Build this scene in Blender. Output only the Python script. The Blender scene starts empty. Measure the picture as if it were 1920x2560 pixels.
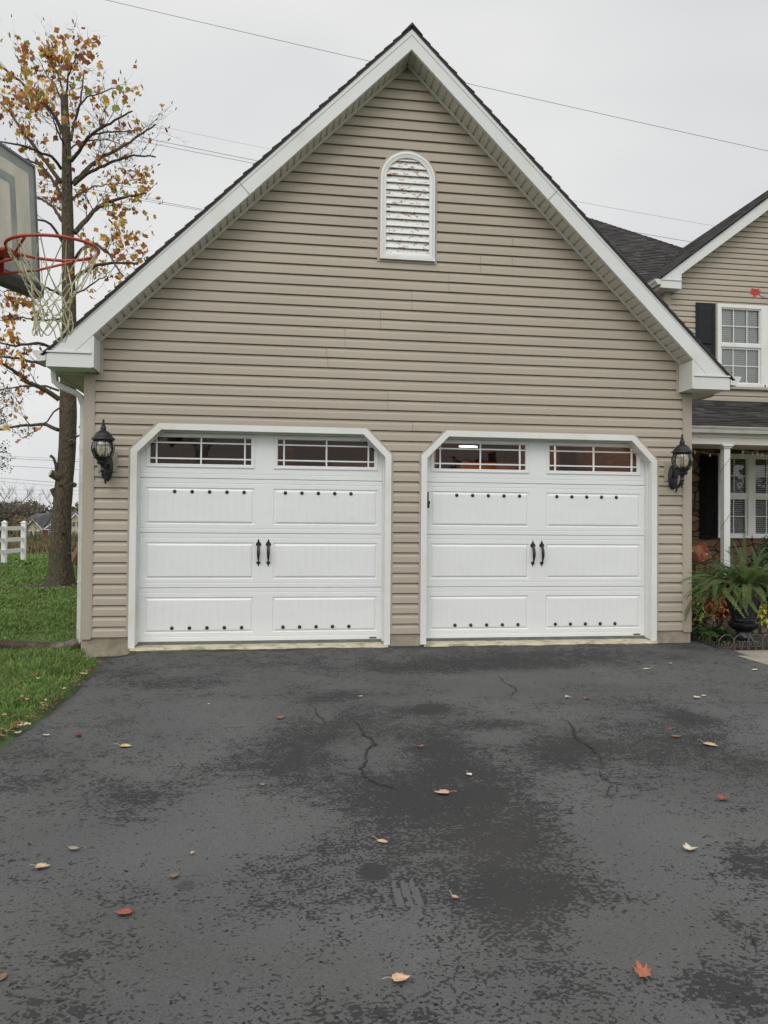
import bpy, math, random
import numpy as np
from mathutils import Vector, Matrix
random.seed(7)
R = math.radians
S = bpy.context.scene
COL = S.collection

# ------------------------------------------------------------------ camera
CAM = Vector((-1.4436, -8.6541, 1.3573)); YAW, PITCH, ROLL, FPX = .1398, .0169, .0079, 1923.18
_fw = Vector((math.sin(YAW)*math.cos(PITCH), math.cos(YAW)*math.cos(PITCH), math.sin(PITCH)))
_rt = Vector((math.cos(YAW), -math.sin(YAW), 0)); _up = _rt.cross(_fw)
_r2 = _rt*math.cos(ROLL)+_up*math.sin(ROLL); _u2 = _up*math.cos(ROLL)-_rt*math.sin(ROLL)
cd = bpy.data.cameras.new('camera'); cam = bpy.data.objects.new('camera', cd); COL.objects.link(cam)
M4 = Matrix((( _r2.x, _u2.x, -_fw.x, CAM.x), (_r2.y, _u2.y, -_fw.y, CAM.y), (_r2.z, _u2.z, -_fw.z, CAM.z), (0, 0, 0, 1)))
cam.matrix_world = M4
cd.sensor_fit = 'HORIZONTAL'; cd.sensor_width = 36; cd.lens = 36*FPX/1920; cd.clip_end = 5000; cd.clip_start = .05
S.camera = cam
S.render.resolution_x, S.render.resolution_y = 768, 1024

# ------------------------------------------------------------------ sky and light (bright overcast, brightest high behind the camera)
SUN_EL, SUN_AZ = R(48), R(200)
sd = Vector((math.sin(SUN_AZ)*math.cos(SUN_EL), math.cos(SUN_AZ)*math.cos(SUN_EL), math.sin(SUN_EL)))
W = bpy.data.worlds.new("World"); S.world = W; W.use_nodes = True
nt = W.node_tree; nt.nodes.clear()
N = nt.nodes.new; L = nt.links.new
out = N('ShaderNodeOutputWorld'); bg = N('ShaderNodeBackground'); L(bg.outputs[0], out.inputs[0])
tc = N('ShaderNodeTexCoord')
nz = N('ShaderNodeTexNoise'); nz.inputs['Scale'].default_value = 2.2; nz.inputs['Detail'].default_value = 3; nz.inputs['Roughness'].default_value = .45
mp = N('ShaderNodeMapping'); mp.inputs['Scale'].default_value = (1, 1, 2.2); L(tc.outputs['Generated'], mp.inputs[0]); L(mp.outputs[0], nz.inputs['Vector'])
cr = N('ShaderNodeValToRGB'); cr.color_ramp.elements[0].position = .3; cr.color_ramp.elements[1].position = .72
cr.color_ramp.elements[0].color = (.70, .715, .73, 1); cr.color_ramp.elements[1].color = (.875, .872, .865, 1)
L(nz.outputs[0], cr.inputs[0])
dp = N('ShaderNodeVectorMath'); dp.operation = 'DOT_PRODUCT'; dp.inputs[1].default_value = sd; L(tc.outputs['Generated'], dp.inputs[0])
mr = N('ShaderNodeMapRange'); mr.interpolation_type = 'SMOOTHSTEP'
mr.inputs['From Min'].default_value = .05; mr.inputs['From Max'].default_value = 1.0; mr.inputs['To Min'].default_value = 1.0; mr.inputs['To Max'].default_value = 1.75
L(dp.outputs['Value'], mr.inputs['Value'])
vm = N('ShaderNodeVectorMath'); vm.operation = 'SCALE'; L(cr.outputs[0], vm.inputs[0]); L(mr.outputs[0], vm.inputs['Scale'])
sk = N('ShaderNodeTexSky'); sk.sky_type = 'NISHITA'; sk.sun_disc = False; sk.sun_elevation = SUN_EL; sk.sun_rotation = SUN_AZ
hs = N('ShaderNodeHueSaturation'); hs.inputs['Saturation'].default_value = .15; hs.inputs['Value'].default_value = .1; L(sk.outputs[0], hs.inputs['Color'])
mx = N('ShaderNodeMix'); mx.data_type = 'RGBA'; mx.inputs[0].default_value = .06; L(vm.outputs[0], mx.inputs[6]); L(hs.outputs[0], mx.inputs[7])
L(mx.outputs[2], bg.inputs[0]); bg.inputs[1].default_value = 1.0
sl = bpy.data.lights.new('sun', 'SUN'); sl.energy = .95; sl.angle = R(34); sl.color = (1, .97, .93)
so = bpy.data.objects.new('sun', sl); COL.objects.link(so)
so.rotation_euler = sd.to_track_quat('Z', 'Y').to_euler()
S.view_settings.view_transform = 'Standard'; S.view_settings.look = 'None'; S.view_settings.exposure = 0; S.view_settings.gamma = 1

# ------------------------------------------------------------------ helpers
def ray(u, v): return _fw + _r2*((u-960)/FPX) - _u2*((v-1280)/FPX)
def atY(u, v, y): d = ray(u, v); return CAM + d*((y-CAM.y)/d.y)
def atZ(u, v, z=-.07): d = ray(u, v); return CAM + d*((z-CAM.z)/d.z)
def atD(u, v, t): return CAM + ray(u, v)*t
def sm(a, b, x): t = min(1, max(0, (x-a)/(b-a))); return t*t*(3-2*t)

def to_px(p):
    d = Vector(p)-CAM; z = d.dot(_fw); return 960+FPX*d.dot(_r2)/z, 1280-FPX*d.dot(_u2)/z
def tag(o, label=None, cat=None, group=None, kind=None):
    if label: o['label'] = label
    if cat: o['category'] = cat
    if group: o['group'] = group
    if kind: o['kind'] = kind
    return o
def thing(name, label, cat, loc=(0, 0, 0), group=None):
    o = bpy.data.objects.new(name, None); COL.objects.link(o); o.location = loc; o.empty_display_size = .1
    return tag(o, label, cat, group)

class MB:
    def __init__(s): s.v = []; s.f = []; s.m = []; s.mi = 0
    def add(s, vs, fs, mi=None):
        b = len(s.v); s.v += [tuple(p) for p in vs]; s.f += [tuple(i+b for i in f) for f in fs]
        s.m += [s.mi if mi is None else mi]*len(fs); return s
    def quad(s, a, b, c, d, mi=None): return s.add([a, b, c, d], [(0, 1, 2, 3)], mi)
    def box(s, x0, x1, y0, y1, z0, z1, mi=None):
        if x0 > x1: x0, x1 = x1, x0
        if y0 > y1: y0, y1 = y1, y0
        if z0 > z1: z0, z1 = z1, z0
        return s.add([(x0,y0,z0),(x1,y0,z0),(x1,y1,z0),(x0,y1,z0),(x0,y0,z1),(x1,y0,z1),(x1,y1,z1),(x0,y1,z1)],
                     [(0,3,2,1),(4,5,6,7),(0,1,5,4),(1,2,6,5),(2,3,7,6),(3,0,4,7)], mi)
    def prism_y(s, poly, y0, y1, mi=None):
        # poly: (x,z) list, front at y0
        n = len(poly); a = sum(poly[i][0]*poly[(i+1)%n][1]-poly[(i+1)%n][0]*poly[i][1] for i in range(n))
        if a < 0: poly = poly[::-1]
        vs = [(x, y0, z) for x, z in poly]+[(x, y1, z) for x, z in poly]
        fs = [tuple(range(n)), tuple(range(2*n-1, n-1, -1))]+[(i, i+n, (i+1) % n+n, (i+1) % n) for i in range(n)]
        return s.add(vs, fs, mi)
    def sweep(s, prof, a, b, mi=None):
        # closed profile points (3d, at a) swept to b by vector
        n = len(prof); d = Vector(b)-Vector(a)
        vs = [tuple(p) for p in prof]+[tuple(Vector(p)+d) for p in prof]
        return s.add(vs, [tuple(range(n)), tuple(range(2*n-1, n-1, -1))]+[(i, i+n, (i+1) % n+n, (i+1) % n) for i in range(n)], mi)
    def tube(s, pts, rad, n=8, mi=None, cap=True, flat=None):
        pts = [Vector(p) for p in pts]; k = len(pts)
        if not hasattr(rad, '__len__'): rad = [rad]*k
        b = len(s.v); prev = None
        for i, p in enumerate(pts):
            t = (pts[min(i+1, k-1)]-pts[max(i-1, 0)])
            if t.length < 1e-9: t = Vector((0, 0, 1))
            t.normalize()
            if prev is None: x = t.orthogonal().normalized()
            else:
                x = prev-t*prev.dot(t)
                x = x.normalized() if x.length > 1e-6 else t.orthogonal().normalized()
            prev = x; y = t.cross(x)
            for j in range(n):
                a = 2*math.pi*j/n; s.v.append(tuple(p+x*(rad[i]*math.cos(a))+y*(rad[i]*math.sin(a))))
        m = s.mi if mi is None else mi
        for i in range(k-1):
            for j in range(n):
                s.f.append((b+i*n+j, b+i*n+(j+1) % n, b+(i+1)*n+(j+1) % n, b+(i+1)*n+j)); s.m.append(m)
        if cap:
            s.f.append(tuple(b+j for j in range(n-1, -1, -1))); s.m.append(m)
            s.f.append(tuple(b+(k-1)*n+j for j in range(n))); s.m.append(m)
        return s
    def lathe(s, prof, c=(0, 0, 0), n=24, mi=None, ax=None):
        b = len(s.v); m = s.mi if mi is None else mi
        for r, z in prof:
            for j in range(n):
                a = 2*math.pi*j/n; s.v.append((c[0]+r*math.cos(a), c[1]+r*math.sin(a), c[2]+z))
        for i in range(len(prof)-1):
            for j in range(n):
                s.f.append((b+i*n+j, b+i*n+(j+1) % n, b+(i+1)*n+(j+1) % n, b+(i+1)*n+j)); s.m.append(m)
        s.f.append(tuple(b+j for j in range(n-1, -1, -1))); s.m.append(m)
        s.f.append(tuple(b+(len(prof)-1)*n+j for j in range(n))); s.m.append(m)
        return s
    def build(s, name, mats, parent=None, smooth=False, sharp=40):
        me = bpy.data.meshes.new(name); me.from_pydata(s.v, [], s.f)
        if not isinstance(mats, (list, tuple)): mats = [mats]
        for m in mats: me.materials.append(m)
        if len(mats) > 1: me.polygons.foreach_set('material_index', s.m)
        if smooth:
            me.polygons.foreach_set('use_smooth', [True]*len(me.polygons))
            try: me.set_sharp_from_angle(angle=R(sharp))
            except Exception: pass
        me.update()
        o = bpy.data.objects.new(name, me); COL.objects.link(o)
        if parent:
            o.parent = parent
            o.matrix_parent_inverse = Matrix.Translation(-wloc(parent))
        return o
def wloc(o):
    v = Vector((0, 0, 0))
    while o: v = v + o.location + (o.matrix_parent_inverse.translation if o.parent else Vector((0, 0, 0))); o = o.parent
    return v

MATS = {}
def mat(name, col, rough=.6, scale=8, var=.12, bump=0, bscale=None, metal=0, spec=.5, stretch=(1, 1, 1), two=None, thr=(.45, .6), detail=4, alpha=None, bdist=.01, coat=0):
    """principled material: base colour varied by noise, optional second colour in patches, noise bump"""
    m = bpy.data.materials.new(name); m.use_nodes = True; t = m.node_tree; b = t.nodes['Principled BSDF']
    b.inputs['Roughness'].default_value = rough; b.inputs['Metallic'].default_value = metal; b.inputs['Specular IOR Level'].default_value = spec
    if coat: b.inputs['Coat Weight'].default_value = coat
    co = t.nodes.new('ShaderNodeTexCoord'); mp = t.nodes.new('ShaderNodeMapping'); mp.inputs['Scale'].default_value = stretch
    t.links.new(co.outputs['Object'], mp.inputs[0])
    n = t.nodes.new('ShaderNodeTexNoise'); n.inputs['Scale'].default_value = scale; n.inputs['Detail'].default_value = detail
    t.links.new(mp.outputs[0], n.inputs['Vector'])
    r = t.nodes.new('ShaderNodeValToRGB'); r.color_ramp.elements[0].position = .3; r.color_ramp.elements[1].position = .7
    r.color_ramp.elements[0].color = tuple(max(0, c*(1-var)) for c in col)+(1,); r.color_ramp.elements[1].color = tuple(min(1, c*(1+var)) for c in col)+(1,)
    t.links.new(n.outputs[0], r.inputs[0]); last = r.outputs[0]
    if two:
        n2 = t.nodes.new('ShaderNodeTexNoise'); n2.inputs['Scale'].default_value = two[1]; n2.inputs['Detail'].default_value = 6; n2.inputs['Roughness'].default_value = .65
        t.links.new(mp.outputs[0], n2.inputs['Vector'])
        mr = t.nodes.new('ShaderNodeMapRange'); mr.inputs['From Min'].default_value = thr[0]; mr.inputs['From Max'].default_value = thr[1]
        t.links.new(n2.outputs[0], mr.inputs['Value'])
        mx = t.nodes.new('ShaderNodeMix'); mx.data_type = 'RGBA'; t.links.new(mr.outputs[0], mx.inputs[0]); t.links.new(last, mx.inputs[6])
        mx.inputs[7].default_value = tuple(two[0])+(1,); last = mx.outputs[2]
    t.links.new(last, b.inputs['Base Color'])
    if bump:
        n3 = t.nodes.new('ShaderNodeTexNoise'); n3.inputs['Scale'].default_value = bscale or scale*4; n3.inputs['Detail'].default_value = 5
        t.links.new(mp.outputs[0], n3.inputs['Vector'])
        bp = t.nodes.new('ShaderNodeBump'); bp.inputs['Strength'].default_value = bump; bp.inputs['Distance'].default_value = bdist
        t.links.new(n3.outputs[0], bp.inputs['Height']); t.links.new(bp.outputs[0], b.inputs['Normal'])
    MATS[name] = m; return m

SID = mat('siding', (.408, .354, .284), .5, 1.1, .06, .06, 260, stretch=(.25, 1, 1), two=((.345, .30, .24), .7), thr=(.48, .75), bdist=.002)
SID2 = mat('corner_siding', (.388, .338, .272), .55, 2, .04, bdist=.002)
WHITE = mat('white_trim', (.72, .72, .70), .4, 1.5, .03, two=((.62, .60, .53), 1.3), thr=(.5, .72))
FASC = mat('fascia_white', (.66, .665, .655), .42, .8, .04, two=((.58, .57, .52), 1.1), thr=(.52, .75))
DOORM = mat('door_white', (.76, .77, .765), .38, 1.5, .02, .05, 90, bdist=.002, stretch=(1, 1, 4))
SOFF = mat('soffit_vinyl', (.60, .57, .52), .55, 2, .04)
GUT = mat('gutter_metal', (.60, .61, .57), .45, 3, .07, two=((.42, .42, .36), 5), thr=(.5, .75))
BLK = mat('black_iron', (.012, .012, .013), .42, 20, .3, .2, 60)
BLKP = mat('black_paint', (.010, .011, .013), .22, 6, .2, .05, 40)
SHUT = mat('shutter_paint', (.012, .015, .018), .5, 5, .15, spec=.25)
SHUTD = mat('dark_shutter', (.004, .0045, .005), .6, 5, .15, spec=.1)
CONC = mat('foundation_concrete', (.33, .285, .215), .85, 9, .2, .5, 40, two=((.22, .20, .13), 3), thr=(.48, .65), detail=8)
SILLM = mat('sill_concrete', (.50, .46, .33), .8, 7, .15, .4, 50, two=((.26, .24, .14), 5), thr=(.5, .62), detail=8)
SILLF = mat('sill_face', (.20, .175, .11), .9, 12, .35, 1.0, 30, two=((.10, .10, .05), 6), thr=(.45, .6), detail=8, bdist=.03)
WALKM = mat('walk_concrete', (.34, .31, .25), .85, 4, .14, .4, 90, two=((.24, .22, .18), 1.5), thr=(.48, .68), detail=8)
SHG = [mat('shingle_a', (.050, .045, .044), .9, 60, .3, .5, 200), mat('shingle_b', (.065, .060, .058), .9, 60, .3, .5, 200), mat('shingle_c', (.038, .034, .034), .9, 60, .3, .5, 200), mat('shingle_d', (.085, .078, .070), .9, 60, .3, .5, 200)]
BARK = mat('bark', (.07, .052, .034), .9, 22, .45, 1.0, 30, stretch=(1, 1, .28), two=((.12, .10, .065), 9), thr=(.5, .7), bdist=.03)
BARKM = mat('mossy_bark', (.088, .069, .043), .9, 26, .6, 1.0, 34, stretch=(1, 1, .4), two=((.07, .07, .03), 3), thr=(.5, .75), bdist=.05)
TWIG = mat('twig', (.065, .045, .032), .8, 10, .2)
LEAFS = [mat('leaf_orange', (.55, .25, .06), .6, 20, .25), mat('leaf_gold', (.66, .42, .09), .6, 20, .25), mat('leaf_brown', (.25, .085, .045), .65, 20, .3), mat('leaf_olive', (.36, .37, .09), .6, 20, .25), mat('leaf_rust', (.38, .14, .055), .6, 20, .25)]
for m_ in LEAFS:
    b_ = m_.node_tree.nodes['Principled BSDF']; b_.inputs['Subsurface Weight'].default_value = 0
DIRT = mat('soil', (.035, .022, .015), .95, 30, .5, .8, 60)
RED = mat('rim_red', (.42, .052, .028), .42, 14, .15, two=((.22, .04, .025), 12), thr=(.55, .7))
NETM = mat('net_cord', (.52, .49, .33), .85, 40, .25, two=((.25, .23, .12), 20), thr=(.5, .65))
STEEL = mat('grey_steel', (.13, .13, .14), .4, 6, .1)
ORANGE_W = None

def leaf_trans(m, amt=.35):
    """thin leaf: part of the light passes through"""
    t = m.node_tree; b = t.nodes['Principled BSDF']; o = t.nodes['Material Output']
    tr = t.nodes.new('ShaderNodeBsdfTranslucent'); ms = t.nodes.new('ShaderNodeMixShader'); ms.inputs[0].default_value = amt
    l = b.inputs['Base Color'].links[0].from_socket
    t.links.new(l, tr.inputs[0]); t.links.new(b.outputs[0], ms.inputs[1]); t.links.new(tr.outputs[0], ms.inputs[2]); t.links.new(ms.outputs[0], o.inputs[0])
    return m
for m_ in LEAFS: leaf_trans(m_)

def glass_mat(name, tint, refl=1.0, rough=.02):
    m = bpy.data.materials.new(name); m.use_nodes = True; t = m.node_tree; t.nodes.clear()
    o = t.nodes.new('ShaderNodeOutputMaterial'); tr = t.nodes.new('ShaderNodeBsdfTransparent'); tr.inputs[0].default_value = tint+(1,)
    g = t.nodes.new('ShaderNodeBsdfGlossy'); g.inputs['Roughness'].default_value = rough
    fr = t.nodes.new('ShaderNodeFresnel'); fr.inputs[0].default_value = 1.5
    co = t.nodes.new('ShaderNodeTexCoord'); n = t.nodes.new('ShaderNodeTexNoise'); n.inputs['Scale'].default_value = 2.5; t.links.new(co.outputs['Object'], n.inputs['Vector'])
    bp = t.nodes.new('ShaderNodeBump'); bp.inputs['Strength'].default_value = .12; bp.inputs['Distance'].default_value = .02; t.links.new(n.outputs[0], bp.inputs['Height']); t.links.new(bp.outputs[0], g.inputs['Normal'])
    mu = t.nodes.new('ShaderNodeMath'); mu.operation = 'MULTIPLY'; mu.inputs[1].default_value = refl; mu.use_clamp = True; t.links.new(fr.outputs[0], mu.inputs[0])
    ms = t.nodes.new('ShaderNodeMixShader'); t.links.new(mu.outputs[0], ms.inputs[0]); t.links.new(tr.outputs[0], ms.inputs[1]); t.links.new(g.outputs[0], ms.inputs[2]); t.links.new(ms.outputs[0], o.inputs[0])
    return m
GLASS = glass_mat('window_glass', (.80, .66, .54), .75)
GLASS.node_tree.nodes['Glossy BSDF'].inputs[0].default_value = (1, .86, .78, 1)
GLASSL = glass_mat('lantern_glass', (.92, .92, .88), 2.2, .08)
GLASSW = glass_mat('house_glass', (.8, .82, .82), 2.6)

def gz(x, y):
    """height of the driveway: almost flat, a little higher at its right end by the garage"""
    return -.082+.03*sm(-3.2, 3.6, x)+(.058-.03*sm(-1, 3, x))*sm(-3.15, -2.75, x)*sm(-1.3, -.1, y)
def lz(x, y):
    """height of the lawn and the land behind it"""
    r = y
    z = -.045
    z += -.20*sm(14, 34, r) - 7.2*sm(45, 200, r)
    z += .012*math.sin(x*1.3+y*.7)*sm(1, 6, abs(y)+abs(x+3.3))
    return z

# ------------------------------------------------------------------ ground
def asphalt_mat():
    m = bpy.data.materials.new('asphalt'); m.use_nodes = True; t = m.node_tree; b = t.nodes['Principled BSDF']; NN = t.nodes.new; K = t.links.new
    co = NN('ShaderNodeTexCoord'); mp = NN('ShaderNodeMapping'); mp.inputs['Scale'].default_value = (.85, 1, 1); K(co.outputs['Object'], mp.inputs[0])
    at = NN('ShaderNodeAttribute'); at.attribute_name = 'damp'
    a2 = NN('ShaderNodeAttribute'); a2.attribute_name = 'solid'
    n = NN('ShaderNodeTexNoise'); n.inputs['Scale'].default_value = 66; n.inputs['Detail'].default_value = 1.2; n.inputs['Roughness'].default_value = .55; K(mp.outputs[0], n.inputs['Vector'])
    nb = NN('ShaderNodeTexNoise'); nb.inputs['Scale'].default_value = 3.1; nb.inputs['Detail'].default_value = 3; K(mp.outputs[0], nb.inputs['Vector'])
    def math_(op, a, c):
        q = NN('ShaderNodeMath'); q.operation = op
        for i, x in enumerate((a, c)):
            if isinstance(x, (int, float)): q.inputs[i].default_value = x
            else: K(x, q.inputs[i])
        return q.outputs[0]
    s1 = math_('MULTIPLY', math_('SUBTRACT', n.outputs[0], .5), 3.0)
    n14 = NN('ShaderNodeTexNoise'); n14.inputs['Scale'].default_value = 15; n14.inputs['Detail'].default_value = 3; K(mp.outputs[0], n14.inputs['Vector'])
    s2 = math_('ADD', math_('MULTIPLY', math_('SUBTRACT', nb.outputs[0], .5), 1.5), math_('MULTIPLY', math_('SUBTRACT', n14.outputs[0], .5), 1.7))
    s3 = math_('MULTIPLY', at.outputs['Fac'], .85)
    f = math_('ADD', math_('ADD', s1, s2), s3)
    ra = NN('ShaderNodeMapRange'); ra.inputs['From Min'].default_value = .39; ra.inputs['From Max'].default_value = .51; K(f, ra.inputs['Value'])
    dk = math_('MAXIMUM', ra.outputs[0], a2.outputs['Fac'])
    # soft stain tone round the speckles
    ns_ = NN('ShaderNodeMapRange'); ns_.inputs['From Min'].default_value = .1; ns_.inputs['From Max'].default_value = 1.0; ns_.inputs['To Max'].default_value = .30; K(at.outputs['Fac'], ns_.inputs['Value'])
    dk = math_('MAXIMUM', dk, ns_.outputs[0])
    # light coat: large scale tone, fine aggregate
    nl = NN('ShaderNodeTexNoise'); nl.inputs['Scale'].default_value = .7; nl.inputs['Detail'].default_value = 5; K(co.outputs['Object'], nl.inputs['Vector'])
    cl = NN('ShaderNodeValToRGB'); cl.color_ramp.elements[0].position = .32; cl.color_ramp.elements[1].position = .68
    cl.color_ramp.elements[0].color = (.090, .092, .090, 1); cl.color_ramp.elements[1].color = (.118, .120, .118, 1); K(nl.outputs[0], cl.inputs[0])
    nf = NN('ShaderNodeTexNoise'); nf.inputs['Scale'].default_value = 120; nf.inputs['Detail'].default_value = 5; nf.inputs['Roughness'].default_value = .7; K(co.outputs['Object'], nf.inputs['Vector'])
    mf = NN('ShaderNodeMix'); mf.data_type = 'RGBA'; mf.blend_type = 'OVERLAY'; mf.inputs[0].default_value = .7; K(cl.outputs[0], mf.inputs[6]); K(nf.outputs[0], mf.inputs[7])
    dc = NN('ShaderNodeValToRGB'); dc.color_ramp.elements[0].color = (.032, .032, .033, 1); dc.color_ramp.elements[1].color = (.052, .052, .052, 1); K(nf.outputs[0], dc.inputs[0])
    mm = NN('ShaderNodeMix'); mm.data_type = 'RGBA'; K(dk, mm.inputs[0]); K(mf.outputs[2], mm.inputs[6]); K(dc.outputs[0], mm.inputs[7])
    # tiny pits
    vo = NN('ShaderNodeTexNoise'); vo.inputs['Scale'].default_value = 55; vo.inputs['Detail'].default_value = 1; K(co.outputs['Object'], vo.inputs['Vector'])
    pr = NN('ShaderNodeMapRange'); pr.inputs['From Min'].default_value = .70; pr.inputs['From Max'].default_value = .74; K(vo.outputs[0], pr.inputs['Value'])
    mp2 = NN('ShaderNodeMix'); mp2.data_type = 'RGBA'; K(pr.outputs[0], mp2.inputs[0]); K(mm.outputs[2], mp2.inputs[6]); mp2.inputs[7].default_value = (.012, .012, .012, 1)
    # brownish dusting
    nd = NN('ShaderNodeTexNoise'); nd.inputs['Scale'].default_value = 1.1; nd.inputs['Detail'].default_value = 6; K(mp.outputs[0], nd.inputs['Vector'])
    dr = NN('ShaderNodeMapRange'); dr.inputs['From Min'].default_value = .52; dr.inputs['From Max'].default_value = .72; dr.inputs['To Max'].default_value = .22; K(nd.outputs[0], dr.inputs['Value'])
    mb = NN('ShaderNodeMix'); mb.data_type = 'RGBA'; K(dr.outputs[0], mb.inputs[0]); K(mp2.outputs[2], mb.inputs[6]); mb.inputs[7].default_value = (.085, .078, .066, 1)
    K(mb.outputs[2], b.inputs['Base Color'])
    rr = NN('ShaderNodeMapRange'); rr.inputs['To Min'].default_value = .85; rr.inputs['To Max'].default_value = .8; K(dk, rr.inputs['Value']); K(rr.outputs[0], b.inputs['Roughness'])
    b.inputs['Specular IOR Level'].default_value = .12
    bp = NN('ShaderNodeBump'); bp.inputs['Strength'].default_value = .6; bp.inputs['Distance'].default_value = .004
    hh = math_('SUBTRACT', nf.outputs[0], math_('MULTIPLY', dk, .5)); K(hh, bp.inputs['Height']); K(bp.outputs[0], b.inputs['Normal'])
    return m
ASPH = asphalt_mat()
# damp, worn areas of the drive: centre and radii in metres, strength
def B(x, y, rx, ry, s):    # x,y in the 1659-wide picture of the lower part -> ground
    u, v = x*1.1573, 1600+y*1.1573
    c = atZ(u, v); a = atZ(u+rx*1.1573, v); t = atZ(u, max(v-ry*1.1573, 1602)); q = atZ(u, v+ry*1.1573)
    return (c.x, (t.y+q.y)/2, abs(a.x-c.x), max(.12, (t.y-q.y)/2), s)
BL = [B(*q) for q in [(380, 90, 130, 14, .55), (700, 120, 90, 14, .8), (740, 175, 90, 35, .75), (640, 240, 70, 50, .55), (935, 152, 50, 12, 1.2), (960, 60, 230, 12, .8), (1180, 45, 250, 14, .7), (960, 250, 70, 62, 1.15),
      (1040, 330, 160, 55, .95), (940, 330, 60, 40, .8), (1080, 440, 170, 90, .9), (1110, 560, 110, 60, 1.05), (1200, 245, 90, 34, .75), (1060, 185, 90, 14, .9), (1470, 165, 55, 20, .75), (1370, 245, 180, 55, .6),
      (1580, 250, 110, 110, .55), (600, 250, 130, 60, .5), (300, 330, 120, 28, .75), (80, 300, 120, 30, .45), (1640, 490, 90, 60, .95), (1600, 770, 110, 70, 1.0), (1150, 720, 200, 90, .5), (620, 540, 180, 90, .38),
      (850, 340, 130, 60, .6), (60, 230, 60, 25, .6), (240, 620, 120, 90, .3), (1250, 560, 120, 50, .45), (250, 70, 80, 12, .4), (780, 420, 90, 30, .35), (150, 800, 150, 50, .35), (850, 800, 160, 40, .4),
      (420, 400, 160, 60, -.45), (1400, 430, 160, 90, -.55), (400, 640, 160, 110, -.3), (1060, 97, 110, 20, -.7), (1340, 630, 150, 60, -.7), (1080, 206, 70, 13, -.7), (470, 150, 120, 25, -.4), (700, 165, 22, 16, -.7), (1200, 295, 60, 14, -.6), (300, 480, 200, 60, -.3), (860, 650, 120, 50, -.3)]]
BLA = np.array(BL)
CRACKS = []
def cr7(pts, w): CRACKS.append(([atZ(1110+x/2.048, 1600+y/2.048) for x, y in pts], w))
def cr6(pts, w): CRACKS.append(([atZ(300+x/2.048, 1600+y/2.048) for x, y in pts], w))
cr7([(283, 190), (300, 215), (345, 240), (378, 262), (350, 280), (338, 305)], .010)
cr7([(590, 400), (640, 430), (668, 470), (665, 500), (710, 530), (760, 560), (800, 600), (820, 650)], .012)
cr7([(790, 668), (805, 695), (850, 735), (900, 742), (990, 750), (1080, 780)], .010)
cr7([(865, 742), (835, 780), (850, 815)], .008)
cr6([(1205, 415), (1235, 455), (1255, 485), (1300, 515), (1305, 535), (1270, 560), (1260, 620), (1232, 660), (1250, 700), (1300, 730), (1370, 750), (1430, 775)], .017)
cr6([(985, 330), (1020, 390), (1065, 435)], .010)
cr6([(20, 155), (200, 145), (500, 138), (760, 132)], .010)
cr6([(80, 300), (100, 330), (90, 350)], .007)
cr7([(1050, 300), (1058, 340)], .007)
cr7([(1380, 290), (1440, 320), (1500, 345)], .006)
cr6([(1130, 268), (1180, 282), (1290, 275)], .008)
CRACKS.append(([atZ(960+x/1.728, 1900+y/1.728) for x, y in [(1395, 490), (1420, 520), (1440, 555)]], .008))
CRACKS.append(([atZ(960+x/1.728, 1900+y/1.728) for x, y in [(1590, 760), (1600, 800), (1612, 850)]], .008))
def wobble(pts, step=.03, amp=.012):
    o = []
    for a, b in zip(pts[:-1], pts[1:]):
        n = max(1, int((b-a).length/step))
        for i in range(n): o.append(a.lerp(b, i/n)+Vector((random.uniform(-amp, amp), random.uniform(-amp, amp), 0)))
    o.append(pts[-1]); return o

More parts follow.
